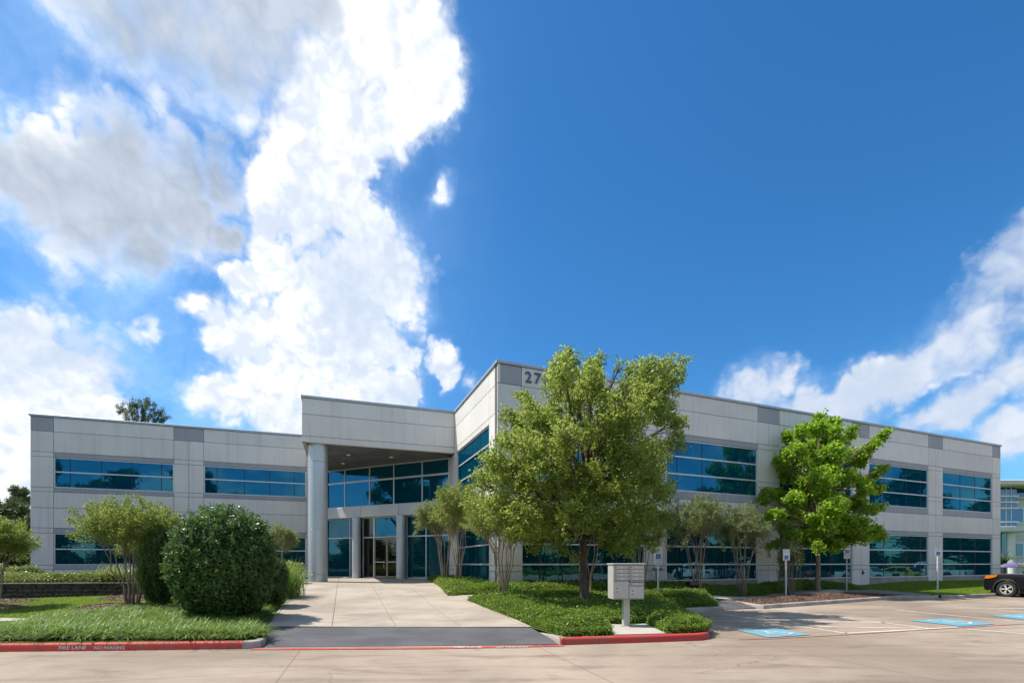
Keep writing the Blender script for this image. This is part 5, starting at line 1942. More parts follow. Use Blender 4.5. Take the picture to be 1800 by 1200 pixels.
cover('ground_cover', LB, 125000, gh, 0.25, 0.060, L_COVER, 'small leaved ground cover round the oak and the mailbox', lump=0.12)
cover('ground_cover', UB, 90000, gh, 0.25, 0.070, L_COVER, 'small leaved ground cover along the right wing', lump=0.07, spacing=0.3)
# clipped low hedge behind the kerb, right of the mailbox
HG = [(5.2, 17.05), (7.35, 17.85), (7.9, 19.4), (7.6, 19.5), (4.2, 18.2), (3.4, 17.2)]
cover('low_hedge', HG, 26000, gh, 0.42, 0.05, L_COVER, 'low clipped hedge behind the grey kerb right of the mailbox', edge=0.15, lump=0.03, spacing=0.2)
HT = [(-22, 17.75), (-18.5, 17.85), (-14.0, 18.5), (-13.2, 18.9), (-13.5, 20.3), (-18.5, 19.6), (-22, 19.6)]
cover('terrace_hedge', HT, 40000, lambda x, y: np.full(len(x), .95), 0.30, 0.065, L_HEDGE, 'yellow green low hedge along the top of the stone wall', edge=0.2, lump=0.10, spacing=0.25)
HT2 = [(-30, 20.5), (-20.5, 20.3), (-20.2, 21.5), (-30, 22.2)]
cover('terrace_hedge', HT2, 15000, lambda x, y: np.full(len(x), .95), 0.55, 0.075, L_HEDGE, 'rounded hedge farther back at the left frame edge', edge=0.4, lump=0.12, spacing=0.3)
HT3 = [(-14.9, 20.6), (-12.0, 20.3), (-11.4, 24.5), (-13.0, 29.5), (-16, 29.5)]
cover('terrace_hedge', HT3, 15000, lambda x, y: gh(x, y) + .1, 0.45, 0.075, L_HEDGE, 'hedge strip below the left wing windows, beside the big column', edge=0.4, lump=0.12, spacing=0.3)

# liriope
def liriope(poly, n, label, length=0.40, avoid=None):
    q = scatter(poly, n)
    if avoid is not None:
        c, r = avoid
        q = q[np.hypot(q[:, 0] - c[0], q[:, 1] - c[1]) > r]
    # gather the blades in crowns
    c = scatter(poly, n // 46)
    ii = rng.integers(0, len(c), len(q))
    q = c[ii] + rng.normal(size=(len(q), 2)) * 0.085
    P = np.column_stack([q, gh(q[:, 0], q[:, 1])])
    V, Fq = strap(P, length, 0.019, 1.25, seg=3)
    o = new_obj('liriope_border', np_mesh('liriope_border', V, Fq, L_LIRI))
    o['kind'] = 'stuff'
    o['label'] = label
    return o


LPf = [(-10.2, 9.75), (-5.55, 9.98), (-5.40, 10.3), (-5.8, 11.0), (-6.15, 11.4), (-6.9, 11.9), (-8.8, 13.4), (-10.8, 13.3), (-11.6, 12.3), (-11.3, 10.9)]
LPs = [(-6.2, 11.9), (-6.6, 12.0), (-6.35, 13.6), (-7.6, 15.6), (-9.6, 20.5), (-11.3, 25.0), (-10.85, 25.0), (-9.0, 19.4)]
LPs = [(-6.35, 11.9), (-7.0, 13.7), (-9.0, 19.4), (-10.85, 25.0), (-11.6, 24.8), (-10.2, 20.3), (-8.6, 16.4), (-7.6, 13.4), (-7.0, 11.6)]
liriope(LPf, 34000, 'long dark green strap leaves of the border along the red kerb')
liriope(LPs, 18000, 'strap leaf border up the left edge of the driveway', length=0.32)

# ---- far trees
def far_tree(name, label, base, h, r, nleaf, lsize, lm, bm, trunk=0.25, crown0=0.35, seed=0, nclump=16, cat='tree', flat=0.8, group=None):
    g = np.random.default_rng(seed)
    cl_ = []
    for k in range(nclump):
        a = g.uniform(0, 2 * math.pi)
        t = (k + .5) / nclump
        z = base[2] + h * (crown0 + (1 - crown0) * (0.08 + .84 * t))
        rr = r * math.sin(math.pi * (0.22 + 0.70 * t)) * g.uniform(.25, .85)
        s = r * g.uniform(.26, .42)
        cl_.append((base[0] + rr * math.cos(a), base[1] + rr * math.sin(a), z, s, s, s * flat))
    return clump_tree(name, label, cat, base, base[2] + h * .88, trunk, cl_, nleaf, lsize, lm, bm, limb_r=trunk * .4, tuft=10, tuft_r=lsize * 1.4, group=group, twigs=6)


P1C = [(212, 718, 8), (224, 711, 8), (240, 708, 9), (258, 705, 8), (250, 714, 8), (268, 718, 9), (283, 724, 8), (292, 731, 6), (235, 722, 9), (255, 727, 9), (270, 735, 8), (222, 730, 7), (240, 736, 8), (256, 742, 9), (228, 745, 8), (282, 742, 8)]
pb = ((250 - CX) / F * 58, 58.0, .7)
clump_tree('pine_tree', 'tall pine whose flat open crown rises behind the left wing roof', 'tree', pb, 20.3, .22, pxclumps(P1C, 58, 3.2, pb[0], dup=1, seed=8), 4200, 0.26, L_PINE, M_BARKP, limb_r=.09, tuft=12, tuft_r=.22, aspect=.28, twigs=5)
P2C = [(26, 860, 6), (30, 868, 7), (44, 864, 6), (38, 872, 6), (22, 880, 7), (33, 885, 8), (46, 880, 8), (14, 893, 7), (26, 900, 9), (40, 900, 10), (50, 905, 8), (18, 915, 10), (34, 922, 13), (47, 930, 12), (14, 940, 12), (30, 950, 15), (45, 960, 14), (20, 975, 13), (38, 985, 13)]
pb = ((36 - CX) / F * 40, 40.0, .7)
clump_tree('pine_tree', 'shaggy pine against the left end of the building', 'tree', pb, 7.2, .14, pxclumps(P2C, 40, 1.6, pb[0], dup=1, seed=9), 20000, 0.20, L_PINE, M_BARKP, limb_r=.05, tuft=14, tuft_r=.16, aspect=.28, twigs=6, upbias=1.2)
far_tree('shade_tree', 'dark leafy tree at the left frame edge beyond the hedge', ((10 - CX) / F * 36, 36, .7), 5.6, 2.8, 24000, 0.16, L_DARK, M_BARKP, 0.14, 0.05, 23, 16)
far_tree('shade_tree', 'dark leafy tree touching the left end wall', ((44 - CX) / F * 34, 34.5, .7), 4.6, 1.1, 12000, 0.14, L_DARK, M_BARKP, 0.10, 0.0, 24, 12)
for k, (x, y, h, r) in enumerate(((-62, 52, 8, 4.5), (-72, 44, 9, 5), (-54, 60, 7, 4))):
    far_tree('shade_tree', ['round shade tree far left, in the middle distance', 'broad shade tree farthest to the left', 'low shade tree farthest behind the left end'][k], (x, y, .6), h, r, 9000, 0.26, L_DARK, M_BARKP, 0.2, 0.1, 30 + k, 14)
# across the road, behind the camera and at its sides: seen in the glass
BK = [(-66, -6, 13, 4), (-28, -30, 14, 3.6), (4, -30, 15, 4), (12, -27, 13, 4), (66, 12, 13, 4), (70, -2, 15, 4), (-24, -24, 15, 3.6), (-16, -27, 17, 3.8), (-9, -31, 14, 3.3), (-33, -26, 16, 4), (-3, -26, 13, 3.5), (-43, -22, 15, 4), (-52, 2, 15, 4), (-46, 10, 17, 4),
      (-50, -9, 14, 4), (62, 6, 14, 4), (58, 14, 17, 4), (66, 20, 16, 4.2), (72, 27, 15, 4), (50, -10, 15, 4), (44, -18, 14, 4), (76, 34, 13, 4), (32, -26, 14, 4)]
pine0 = None
ppos = ['behind the road']
for k, (x, y, h, r) in enumerate(BK):
    if k % 6 < 3 and k < 6 or pine0 is None:
        pass
    if k < 3:
        o = far_tree('pine_tree', 'tall pine of the row across the road, mirrored in the glass', (x, y, 0), h, r, 12000, 0.34, L_PINE, M_BARKP, 0.26, 0.5, 40 + k, 15, flat=.6, group='tall pines round the car park')
        if k == 0:
            pines = []
        pines.append((o, h))
    else:
        src, h0 = pines[k % 3]
        o = copy_tree(src, (x, y, 0), rng.uniform(0, 6))
        o.scale = (h / h0,) * 3
hx = []
for k, (x, y) in enumerate([(-60, -33), (-48, -34), (-36, -35), (-24, -36), (-12, -36), (0, -36), (12, -36), (24, -36), (36, -34), (48, -28), (60, -20), (70, -8), (76, 4), (80, 16), (86, 28), (-66, -20), (-66, -6), (-64, 8)]):
    if k == 0:
        hx0 = far_tree('shade_tree', 'dark round tree of the belt beyond the car park', (x, y, 0), 7.0, 5.2, 15000, 0.50, L_DARK, M_BARKP, 0.2, 0.02, 60, 16, group='belt of trees beyond the car park')
    else:
        o = copy_tree(hx0, (x, y, 0), rng.uniform(0, 6))
        o.scale = (1.45, 1.45, rng.uniform(.85, 1.35))

# ================================================================== mailbox
mx, my = (1098 - CX) / F * 12.02, 12.02
mbx = thing('mailbox_cluster', 'tan cluster mailbox with rows of small doors on a square post', 'mailbox', (mx, my - .12, 0.175), R(5))
MB().box(-.17, .17, -.17, .17, 0, 0.012).build('base_plate', M_MAIL, mbx)
MB().bbox(-.078, .078, -.078, .078, .012, .665, .008).build('post', M_MAIL, mbx)
w2, dp = .385, .23
MB().bbox(-w2, w2, -dp, dp, .665, 1.50, .008).build('cabinet', M_MAIL, mbx)
MB().box(-w2 + .01, w2 - .01, -dp - .0015, -dp - .0002, .675, 1.49).build('gap_backing', M_BROWN, mbx)  # thin dark plate added so that the gaps between doors read dark
MB().bbox(-w2 - .02, w2 + .02, -dp - .03, dp + .02, 1.50, 1.535, .008).build('cabinet_top', M_MAIL, mbx)
zt = 1.485


def mdoor(x0, x1, z0, z1, kind):
    d = MB().bbox(x0 + .006, x1 - .006, -dp - .012, -dp - .002, z0 + .005, z1 - .005, .003).build('box_door', M_MAIL, mbx)
    if kind == 'small':
        MB().cyl((x0 + .045, -dp - .012, (z0 + z1) / 2), (x0 + .045, -dp - .022, (z0 + z1) / 2), .013, n=10).build('lock', M_DKPLASTIC, d)
        MB().box(-.018 + (x0 + x1) / 2, .018 + (x0 + x1) / 2, -dp - .0145, -dp - .0125, (z0 + z1) / 2 - .016, (z0 + z1) / 2 + .016).build('label_plate', M_MAILD, d)
    if kind == 'parcel':
        for dz in (.03, -.045):
            MB().cyl((x0 + .085, -dp - .012, (z0 + z1) / 2 + dz), (x0 + .085, -dp - .024, (z0 + z1) / 2 + dz), .014, n=10).build('lock', M_DKPLASTIC, d)
        MB().box(x0 + .075, x0 + .105, -dp - .016, -dp - .0125, (z0 + z1) / 2 - .035, (z0 + z1) / 2 + .01).build('lock_tag', M_SIGNW, d)
        MB().box(x0 + .13, x0 + .17, -dp - .0145, -dp - .0125, (z0 + z1) / 2 - .008, (z0 + z1) / 2 + .012).build('label_plate', M_MAILD, d)
    return d


for c in (0, 1):
    x0 = -w2 + .012 + c * (w2 - .012)
    x1 = x0 + w2 - .012
    for r in range(4):
        mdoor(x0, x1, zt - .092 * (r + 1), zt - .092 * r, 'small')
    zz = zt - .368
    if c == 0:
        mdoor(x0, x1, .68, zz - .01, 'parcel')
    else:
        MB().bbox(x0 + .02, x1 - .01, -dp - .035, -dp - .001, zz - .030, zz - .008, .004).build('letter_slot', M_GALV, mbx)
        mdoor(x0, x1, zz - .125, zz - .04, 'small')
        mdoor(x0, x1, .68, zz - .13, 'parcel')

# ================================================================== signs
WCS = wheelchair(1.0, M_SIGNW)


def sign(label, px, by, Y, top_py, plates, postm, post_from=0.0, pr=0.03):
    x = (px - CX) / F * Y
    gz = by
    t = thing('parking_sign', label, 'sign', (x, Y, gz), R(-8), group='accessible parking signs')
    H = EYE + (HY - top_py) / F * Y - gz
    zl = H - sum(p[1] for p in plates) - 0.03 * (len(plates) - 1)
    MB().cyl((0, 0, -.1), (0, 0, H - 0.02), pr, n=10).build('post', postm, t, smooth=True)
    z = H
    for kind, hh in plates:
        wd = .30
        pl = MB().bbox(-wd / 2, wd / 2, -pr - .012, -pr - .004, z - hh, z, .002).build('sign_plate', M_SIGNW, t)
        if kind == 'main':
            b = MB().box(-.085, .085, -pr - .0155, -pr - .0135, z - hh + .05, z - hh + .23).build('blue_panel', M_SIGNB, pl)
            w = new_obj('wheelchair_symbol', WCS, pl, (0, -pr - .019, z - hh + .14))
            w.rotation_euler = (R(90), 0, 0)
            w.scale = (.16,) * 3
            for i, tx in enumerate(('RESERVED', 'PARKING')):
                me = text_mesh(tx, .055, M_SIGNG, 0, .001)
                o = new_obj('lettering', me, pl, (0, -pr - .0145, z - .05 - i * .075))
                o.rotation_euler = (R(90), 0, 0)
        else:
            for i, tx in enumerate(('VAN', 'ACCESSIBLE')):
                me = text_mesh(tx, .042, M_SIGNG, 0, .001)
                o = new_obj('lettering', me, pl, (0, -pr - .0145, z - .045 - i * .06))
                o.rotation_euler = (R(90), 0, 0)
        z -= hh + .03
    return t


x1_ = (1157 - CX) / F * 18.4
sign('accessible parking sign with two plates, nearest the mailbox', 1157, gh(x1_, 18.4), 18.4, 963, [('main', .45), ('small', .16)], M_GALV)
x1_ = (1381.5 - CX) / F * 22.9
sign('accessible parking sign with a white post, left end of the mulched island', 1381.5, .25, 22.9, 965, [('main', .52)], M_SIGNW, pr=.04)
sign('accessible parking sign with a dark post, right of the maple trunk', 1488, .25, 24.9, 957, [('main', .50), ('small', .18)], M_GALV, pr=.035)
x1_ = (1648 - CX) / F * 25.3
sign('accessible parking sign with a pale post standing in the right lawn', 1648, gh(x1_, 25.3), 25.3, 962, [('main', .45)], M_SIGNW, pr=.035)

# floodlight
fx = ((1218 - CX) / F * 21.6, 21.6)
fl = thing('floodlight', 'brown box floodlight tilted up among the ground cover', 'floodlight', (fx[0], fx[1], gh(*fx) + .18), R(12))
MB().cyl((0, 0, -.2), (0, 0, .12), .03, n=8).build('stake', M_BROWN, fl)
M_ = Matrix.Translation((0, 0, .24)) @ Matrix.Rotation(R(-28), 4, 'X')
MB().add([M_ @ Vector(v) for v in ((-.23, -.16, -.13), (.23, -.16, -.13), (.25, .18, -.16), (-.25, .18, -.16), (-.23, -.16, .10), (.23, -.16, .10), (.25, .18, .17), (-.25, .18, .17))],
         [(3, 2, 1, 0), (4, 5, 6, 7), (0, 1, 5, 4), (1, 2, 6, 5), (2, 3, 7, 6), (3, 0, 4, 7)]).build('housing', M_BROWN, fl)
MB().box(-.21, .21, .181, .188, -.12, .13, M_).build('lens', M_LENS, fl)
MB().tube([M_ @ Vector(p) for p in ((-.27, 0, 0), (-.27, 0, -.2), (.27, 0, -.2), (.27, 0, 0))], .012, 6).build('bracket', M_BROWN, fl)

# fire department standpipe by the pier
sp_ = RWp.M @ Vector((RWp.u(1143), -0.5, 0))
zs_ = gh(sp_.x, sp_.y)
st = thing('standpipe', 'silver two headed standpipe in front of the wall, right of the mailbox', 'standpipe', (sp_.x, sp_.y, zs_))
MB().tube([(0, 0, 0), (0, 0, .82)], .075, 14).build('pipe', M_STEEL, st, smooth=True)
MB().tube([(-.17, 0, .90), (.17, 0, .90)], .10, 14).build('head', M_STEEL, st, smooth=True)
for s in (-1, 1):
    MB().cyl((s * .12, -.02, .90), (s * .22, -.17, .86), .065, .06, 12).build('inlet_cap', M_STEEL, st, smooth=True)

# ================================================================== cars
def make_car(name, label, paint, kind, loc, head, cat, amber=False, group=None):
    """local axes: +X forward, Z up, origin on the ground under the middle"""
    t = thing(name, label, cat, loc, head, group=group)
    dims = {'suv': (4.9, 1.95, 1.72, 1.43, .40), 'sedan': (4.75, 1.82, 1.45, 1.38, .34), 'pickup': (5.7, 1.98, 1.88, 1.75, .41)}[kind]
    L, Wd, H, wb, wr = dims
    hl, hw = L / 2, Wd / 2
    fx_, rx_ = hl - .95, hl - .95 - 2 * wb
    if kind == 'suv':
        belt, hood = 1.08, 1.06
        top = [(-hl + .02, .95), (-hl + .06, 1.16), (hl - 1.55, 1.20), (hl - 1.0, 1.185), (hl - .45, 1.14), (hl - .14, 1.04), (hl - .03, .86)]
        cab = [(-hl + .12, 1.10), (-hl + .55, H - .03), (-hl + 1.2, H), (.15, H), (.75, H - .08), (hl - 1.45, 1.10)]
        side_w = [(-hl + .55, 1.14, -hl + .85, H - .16, -.95 + .1, H - .13, -.95 + .1, 1.14), (-.78, 1.14, -.78, H - .13, .05, H - .12, .05, 1.14), (.14, 1.14, .14, H - .12, .55, H - .18, 1.0, 1.19)]
    elif kind == 'sedan':
        top = [(-hl + .02, .80), (-hl + .05, .98), (-hl + .8, 1.0), (hl - 1.5, .97), (hl - .9, .92), (hl - .3, .78), (hl - .05, .62)]
        cab = [(-hl + .55, .98), (-hl + 1.35, H - .08), (-.5, H), (.2, H - .01), (.55, H - .08), (hl - 1.3, .95)]
        side_w = [(-hl + .95, 1.0, -hl + 1.35, H - .18, -.45, H - .11, -.45, 1.0), (-.37, 1.0, -.37, H - .11, .3, H - .13, .95, .99)]
    else:
        top = [(-hl + .02, .90), (-hl + .05, 1.12), (-.75, 1.13), (-.70, 1.12), (hl - 1.65, 1.14), (hl - .5, 1.10), (hl - .1, 1.0), (hl - .03, .8)]
        cab = [(-.75, 1.13), (-.60, H - .05), (-.3, H), (.75, H), (1.0, H - .06), (hl - 1.55, 1.14)]
        side_w = [(-.60, 1.2, -.52, H - .16, .15, H - .14, .15, 1.2), (.24, 1.2, .24, H - .14, .75, H - .18, 1.15, 1.19)]
    zb = .24 if kind == 'sedan' else .30
    def arch(cx):
        return [(cx + (wr + .07) * math.cos(a), max(zb, wr + (wr + .07) * math.sin(a))) for a in np.linspace(math.pi, 0, 13)]
    low = [(-hl + .03, .55), (-hl + .10, zb)] + arch(rx_) + arch(fx_) + [(hl - .12, zb), (hl - .01, .50)]
    outline = low + top[::-1]
    # body: cross sections across the width, with rounded shoulders
    mb = MB()
    lay = [(-1.0, .970, -.02), (-.985, .99, 0), (-.93, 1.0, .004), (0, 1.0, .02), (.93, 1.0, .004), (.985, .99, 0), (1.0, .970, -.02)]
    n = len(outline)
    V = []
    for s, sx, dz in lay:
        for x, z in outline:
            nose = 1 - .05 * max(0, (abs(x) - hl + .7) / .7) ** 2
            hi = 1 - .035 * max(0, (z - .75) / .4)
            V.append((x * (sx if abs(x) > hl - .3 else 1), s * hw * nose * hi, z + (dz if z > .7 else 0)))
    fs = []
    for k in range(len(lay) - 1):
        for i in range(n):
            j = (i + 1) % n
            fs.append((k * n + i, (k + 1) * n + i, (k + 1) * n + j, k * n + j))
    fs += [tuple(range(n)), tuple(reversed(range((len(lay) - 1) * n, len(lay) * n)))]
    mb.add(V, fs)
    mb.build('body', paint, t, smooth=True)
    # cabin narrows to the roof
    nc = len(cab)
    V = []
    for s in (-1, -.93, .93, 1):
        for x, z in cab:
            kx = (z - 1.0) / (H - 1.0)
            V.append((x, s * (hw * .955 - .19 * max(0, kx)), z - (.025 if abs(s) == 1 else 0)))
    fs = [(k * nc + i, (k + 1) * nc + i, (k + 1) * nc + (i + 1) % nc, k * nc + (i + 1) % nc) for k in range(3) for i in range(nc)]
    fs += [tuple(range(nc)), tuple(reversed(range(3 * nc, 4 * nc)))]
    MB().add(V, fs).build('cabin', paint, t, smooth=True)
    for s in (-1, 1):
        for q in side_w:
            pts = [(q[0], q[1]), (q[2], q[3]), (q[4], q[5]), (q[6], q[7])]
            vv = []
            for x, z in pts:
                kx = (z - 1.0) / (H - 1.0)
                vv.append((x, s * (hw * .955 - .19 * max(0, kx) + .006), z))
            vin = [(x, y - s * .03, z) for x, y, z in vv]
            MB().add(vv + vin, [(0, 1, 2, 3), (7, 6, 5, 4), (0, 4, 5, 1), (1, 5, 6, 2), (2, 6, 7, 3), (3, 7, 4, 0)]).build('window', M_CARGLASS, t)
    # windscreen and rear window
    for (xa, za), (xb, zb_), nm in ((cab[-1], cab[-2], 'windscreen'), (cab[0], cab[1], 'rear_window')):
        sgn = 1 if nm == 'windscreen' else -1
        A, B_ = Vector((xa, 0, za)), Vector((xb, 0, zb_))
        a, b = A.lerp(B_, .08), A.lerp(B_, .92)
        nr = Vector((B_.z - A.z, 0, -(B_.x - A.x))).normalized() * (.008)
        if nr.x * sgn < 0:
            nr = -nr
        def hwz(z):
            return hw * .955 - .19 * max(0, (z - 1.0) / (H - 1.0)) - .09
        vv = [a + nr + Vector((0, -hwz(a.z), 0)), a + nr + Vector((0, hwz(a.z), 0)), b + nr + Vector((0, hwz(b.z), 0)), b + nr + Vector((0, -hwz(b.z), 0))]
        MB().add(vv + [v - nr * 3 for v in vv], [(0, 1, 2, 3), (7, 6, 5, 4), (0, 4, 5, 1), (1, 5, 6, 2), (2, 6, 7, 3), (3, 7, 4, 0)]).build(nm, M_CARGLASS, t)
    # wheels
    for x in (fx_, rx_):
        for s in (-1, 1):
            Mw = Matrix.Translation((x, s * (hw - .13), wr)) @ Matrix.Rotation(R(90) * -s, 4, 'X')
            w = MB().lathe([(wr * .60, -.11), (wr * .93, -.12), (wr, -.09), (wr, .09), (wr * .93, .12), (wr * .66, .115), (wr * .64, .06)], 32, Mw, cap=False)
            wo = w.build('wheel', M_BLACK, t, smooth=True)
            r_ = MB()
            r_.lathe([(wr * .655, .055), (wr * .66, .10), (wr * .60, .105), (wr * .585, .05)], 32, Mw, cap=False)
            for k in range(5):
                for dd in (-.16, .16):
                    a = 2 * math.pi * k / 5 + dd
                    p0 = Vector((math.cos(2 * math.pi * k / 5) * wr * .10, math.sin(2 * math.pi * k / 5) * wr * .10, .085))
                    p1 = Vector((math.cos(a) * wr * .60, math.sin(a) * wr * .60, .085))
                    tt = (p1 - p0).normalized()
                    nn = Vector((-tt.y, tt.x, 0)) * .018
                    q = [p0 - nn * .8, p1 - nn, p1 + nn, p0 + nn * .8]
                    r_.add([Mw @ v for v in q] + [Mw @ (v - Vector((0, 0, .03))) for v in q], [(0, 1, 2, 3), (7, 6, 5, 4), (0, 4, 5, 1), (1, 5, 6, 2), (2, 6, 7, 3), (3, 7, 4, 0)])
            r_.lathe([(wr * .15, .06), (wr * .15, .095), (wr * .10, .10)], 16, Mw)
            r_.build('rim', M_RIM, wo)
            MB().lathe([(wr * .60, .0), (wr * .60, .012)], 24, Mw).build('brake_disc', M_BLACK, wo)
            # dark arch lining
            ar = MB()
            pa = [(x + (wr + .075) * math.cos(a), s * (hw + .003), wr + (wr + .075) * math.sin(a)) for a in np.linspace(math.pi * 1.04, -.04 * math.pi, 17)]
            pb = [(x + (wr + .13) * math.cos(a), s * (hw - .012), wr + (wr + .13) * math.sin(a)) for a in np.linspace(math.pi * 1.04, -.04 * math.pi, 17)]
            ar.add(pa + pb, [(i, i + 1, 17 + i + 1, 17 + i) for i in range(16)])
            ar.build('wheel_arch', M_DKPLASTIC, t)
    for s in (-1, 1):
        hz = .99 if kind != 'sedan' else .70
        if kind == 'pickup':
            hz = .92
        hp = [(hl - .07, hz - .06), (hl - .16, hz + .09), (hl - .62, hz + .13), (hl - .55, hz + .03), (hl - .25, hz - .07)]
        yy = hw * (1 - .05 * .75) * 1.0
        MB().prism([(x, z) for x, z in hp], s * (yy - .10), s * (yy + .022)).build('headlight', M_ORANGE if amber else M_LENS, t)
        MB().box(-hl - .003, -hl + .10, s * hw * .80 - .12, s * hw * .80 + .12, .78, 1.0).build('tail_lamp', M_REDLENS, t)
        MB().bbox(cab[-1][0] - .50, cab[-1][0] - .30, min(s * (hw + .0), s * (hw + .19)), max(s * (hw + .0), s * (hw + .19)), 1.08, 1.24, .03).build('mirror', paint, t)
        for xh in ((-.55, .45) if kind != 'pickup' else (-.35, .45)):
            MB().bbox(xh - .09, xh + .09, min(s * (hw - .02), s * (hw + .022)), max(s * (hw - .02), s * (hw + .022)), .90, .93, .008).build('door_handle', M_STEEL if kind == 'pickup' else paint, t)
        for xd in ([-1.25, -.1, 1.0] if kind != 'pickup' else [-.68, .2, 1.25]):
            MB().box(xd - .004, xd + .004, s * (hw + .0005) - .004, s * (hw + .0005) + .004, .36, 1.02 if kind != 'sedan' else .92).build('door_seam', M_BLACK, t)
    MB().bbox(hl - .06, hl + .015, -hw * .55, hw * .55, .62, .84, .01).build('grille', M_DKPLASTIC, t)
    MB().bbox(hl - .14, hl + .03, -hw * .80, hw * .80, .33, .50, .02).build('bumper', M_DKPLASTIC if kind == 'suv' else paint, t)
    MB().box(-hl + .3, hl - .3, -hw * .9, hw * .9, .20, .36).build('underbody', M_BLACK, t)
    if kind == 'pickup':
        MB().box(-hl + .1, -.85, -hw * .82, hw * .82, 1.10, 1.146).build('bed_liner', M_BLACK, t)
    return t


hv = Vector((-.375, .927)).normalized()
rv = Vector((hv.y, -hv.x))
ang = math.atan2(hv.y, hv.x)
# black car: its front left wheel stands where the photo has it
fw_ = Vector((25.35, 24.75))
cc_ = fw_ - hv * (4.9 / 2 - .95) + rv * (1.95 / 2 - .13)
make_car('parked_car', 'black sport utility car with amber headlight, nose to the right kerb', M_CARBLK, 'suv', (cc_.x, cc_.y, 0), ang, 'car', amber=True)
CARS = [('white sedan parked right of the frame, mirrored in the fourth window bay', M_CARWHT, 'sedan', (39.5, 26.3), 0, 'car'),
        ('white pickup truck parked right of the frame, mirrored in the last window bay', M_CARWHT, 'pickup', (47.0, 30.2), 180, 'pickup truck'),
        ('yellow car parked between the white ones, right of the frame', M_CARYEL, 'sedan', (43.0, 28.6), 0, 'car'),
        ('silver sport utility car parked right of the frame, mirrored in the third bay', M_CARSIL, 'suv', (35.0, 20.5), 180, 'car'),
        ('white sport utility car across the lane right of the frame', M_CARWHT, 'suv', (33.0, 13.2), 180, 'car'),
        ('silver pickup truck across the lane right of the frame', M_CARSIL, 'pickup', (36.0, 15.5), 180, 'pickup truck')]
for lab, pm, kd, (x, y), flip, cat in CARS:
    make_car('parked_' + ('pickup' if kd == 'pickup' else 'car'), lab, pm, kd, (x, y, 0), ang + R(flip), cat)

# ================================================================== building beyond the right end
Yb = 70.0
def bx(px):
    return (px - CX) / F * Yb
def bz(py):
    return EYE + (HY - py) / F * Yb


fb = thing('office_building', 'white modern office building with a blue glass bay, beyond the right end of the wing', 'building', (bx(1780), Yb, 0))
fo = fb.location
M_WHITE = panel_mat('white_render', (0.62, 0.60, 0.56), (0.68, 0.66, 0.62), (0.5, 0.48, 0.45))
x0, x1, x2 = bx(1745), bx(1788), bx(1900)
zt_ = bz(856)
MB().box(x1, x2, Yb + 1.0, Yb + 18, 0, zt_ - 1.6).build('wall', M_WHITE, fb, offset=fo)
MB().box(x1 - .2, x2, Yb + .6, Yb + 18, zt_ - 1.6, zt_ - 1.25).build('cornice', M_WHITE, fb, offset=fo)
MB().box(x1 + .5, x2, Yb + 1.8, Yb + 17, zt_ - 1.25, zt_).build('clerestory', M_GLASSF, fb, offset=fo)
MB().bbox(x0 - 2, x2, Yb - 2.2, Yb + 19, zt_, bz(847), .1).build('roof_slab', M_WHITE, fb, offset=fo)
MB().box(x0, x1 - .01, Yb + .3, Yb + 10, bz(926), zt_ - .01).build('glass_bay', M_BACK, fb, offset=fo)
zs_b = [bz(926), bz(917), bz(893), bz(882.5), bz(872), zt_]
xs_b = [x0, bx(1757), bx(1768), bx(1777), x1]
for i in range(4):
    for j in range(5):
        MB().box(xs_b[i] + .05, xs_b[i + 1] - .05, Yb, Yb + .05, zs_b[j] + .12, zs_b[j + 1] - .12).build('pane', M_GLASSF, fb, offset=fo)
for z in zs_b[1:-1]:
    MB().box(x0, x1, Yb - .25, Yb + .2, z - .10, z + .10).build('sunshade', M_ALU, fb, offset=fo)
for x in xs_b[1:-1]:
    MB().box(x - .05, x + .05, Yb - .04, Yb + .2, bz(926), zt_ - .01).build('mullion', M_ALU, fb, offset=fo)
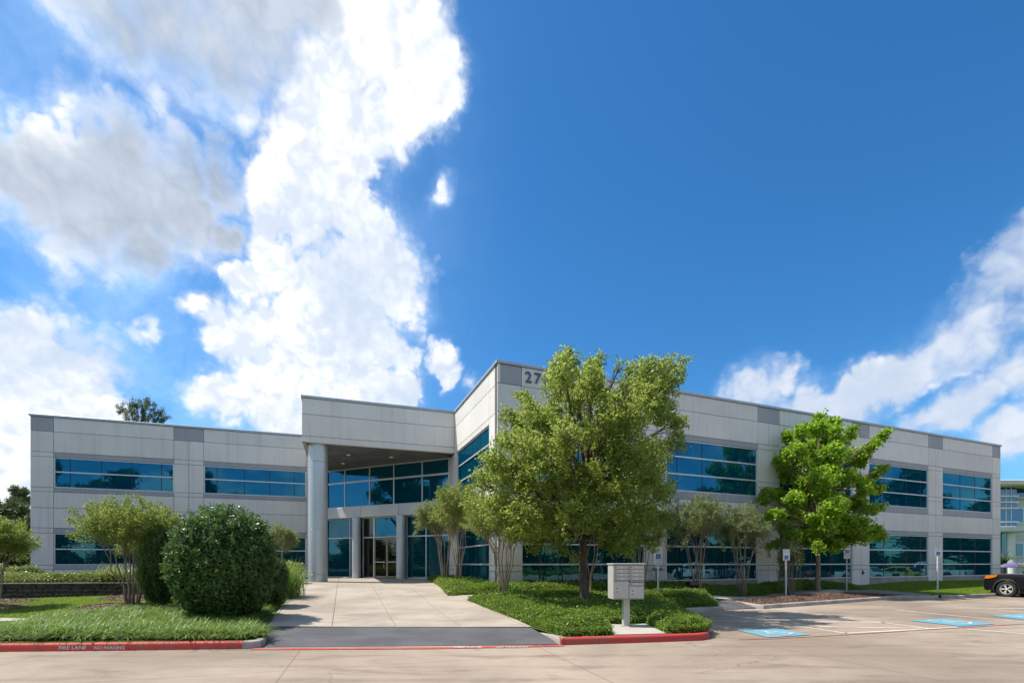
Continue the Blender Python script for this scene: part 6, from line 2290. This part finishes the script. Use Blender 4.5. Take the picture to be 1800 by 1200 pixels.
MB().bbox(x0 - 1, bx(1792), Yb - 1.8, Yb + 4, bz(935), bz(926) - .01, .05).build('balcony', M_WHITE, fb, offset=fo)
MB().cyl((bx(1765.5), Yb - 1.0, 0), (bx(1765.5), Yb - 1.0, bz(935) - .01), .40, n=20).build('column', M_WHITE, fb, smooth=True, offset=fo)
MB().box(bx(1772), bx(1780), Yb + .9, Yb + 1.0, .3, bz(935) - .02).build('glass_door', M_GLASSF, fb, offset=fo)
MB().box(x0, x1, Yb + 1.2, Yb + 10, 0, bz(935) - .02).build('wall', M_WHITE, fb, offset=fo)
for py0, py1 in ((890, 918), (952, 978)):
    for pxw in (1796, 1822, 1850):
        f = MB().box(bx(pxw), bx(pxw + 16), Yb + .94, Yb + 1.05, bz(py1), bz(py0)).build('window', M_ALU, fb, offset=fo)
        MB().box(bx(pxw) + .15, bx(pxw + 16) - .15, Yb + .90, Yb + .93, bz(py1) + .15, bz(py0) - .15).build('pane', M_GLASSF, f, offset=fo)

# flower bed and small palm in front of it
FB = [(bx(1757) * .72, 50), (bx(1850) * .72, 50), (bx(1850) * .74, 52.5), (bx(1757) * .74, 52.5)]
zf_ = lambda x, y: np.full(len(np.atleast_1d(x)), 1.35)
cover('flower_bed', FB, 5000, zf_, 0.22, 0.10, M_FLOWER, 'purple and white flowers before the far white building', edge=.8, lump=.3, spacing=.8)
FB2 = [(x - .5, y - 3) for x, y in FB]
cover('low_hedge', FB2, 9000, zf_, .25, 0.14, L_HEDGE, 'green hedge in front of the far flower bed', edge=.6, lump=.2, spacing=.8)
clump_grass('palm', 'small fan leaved palm beside the white column of the far building', ((1764 - CX) / F * 55, 55, 1.6), 90, .1, 2.2, .12, 1.1, L_DARK, up=.9)
palm_ = bpy.data.objects['palm']
MB().tube([(0, 0, -1.5), (0, 0, .1)], .14, 8).build('trunk', M_BARKP, palm_)
gl = sheet('lawn', [(50, 36.5), (90, 53), (90, 60), (50, 60)], lambda x, y: np.full(len(x), .2), M_LAWN, 4.0)
gl['label'] = 'strip of lawn before the far white building'
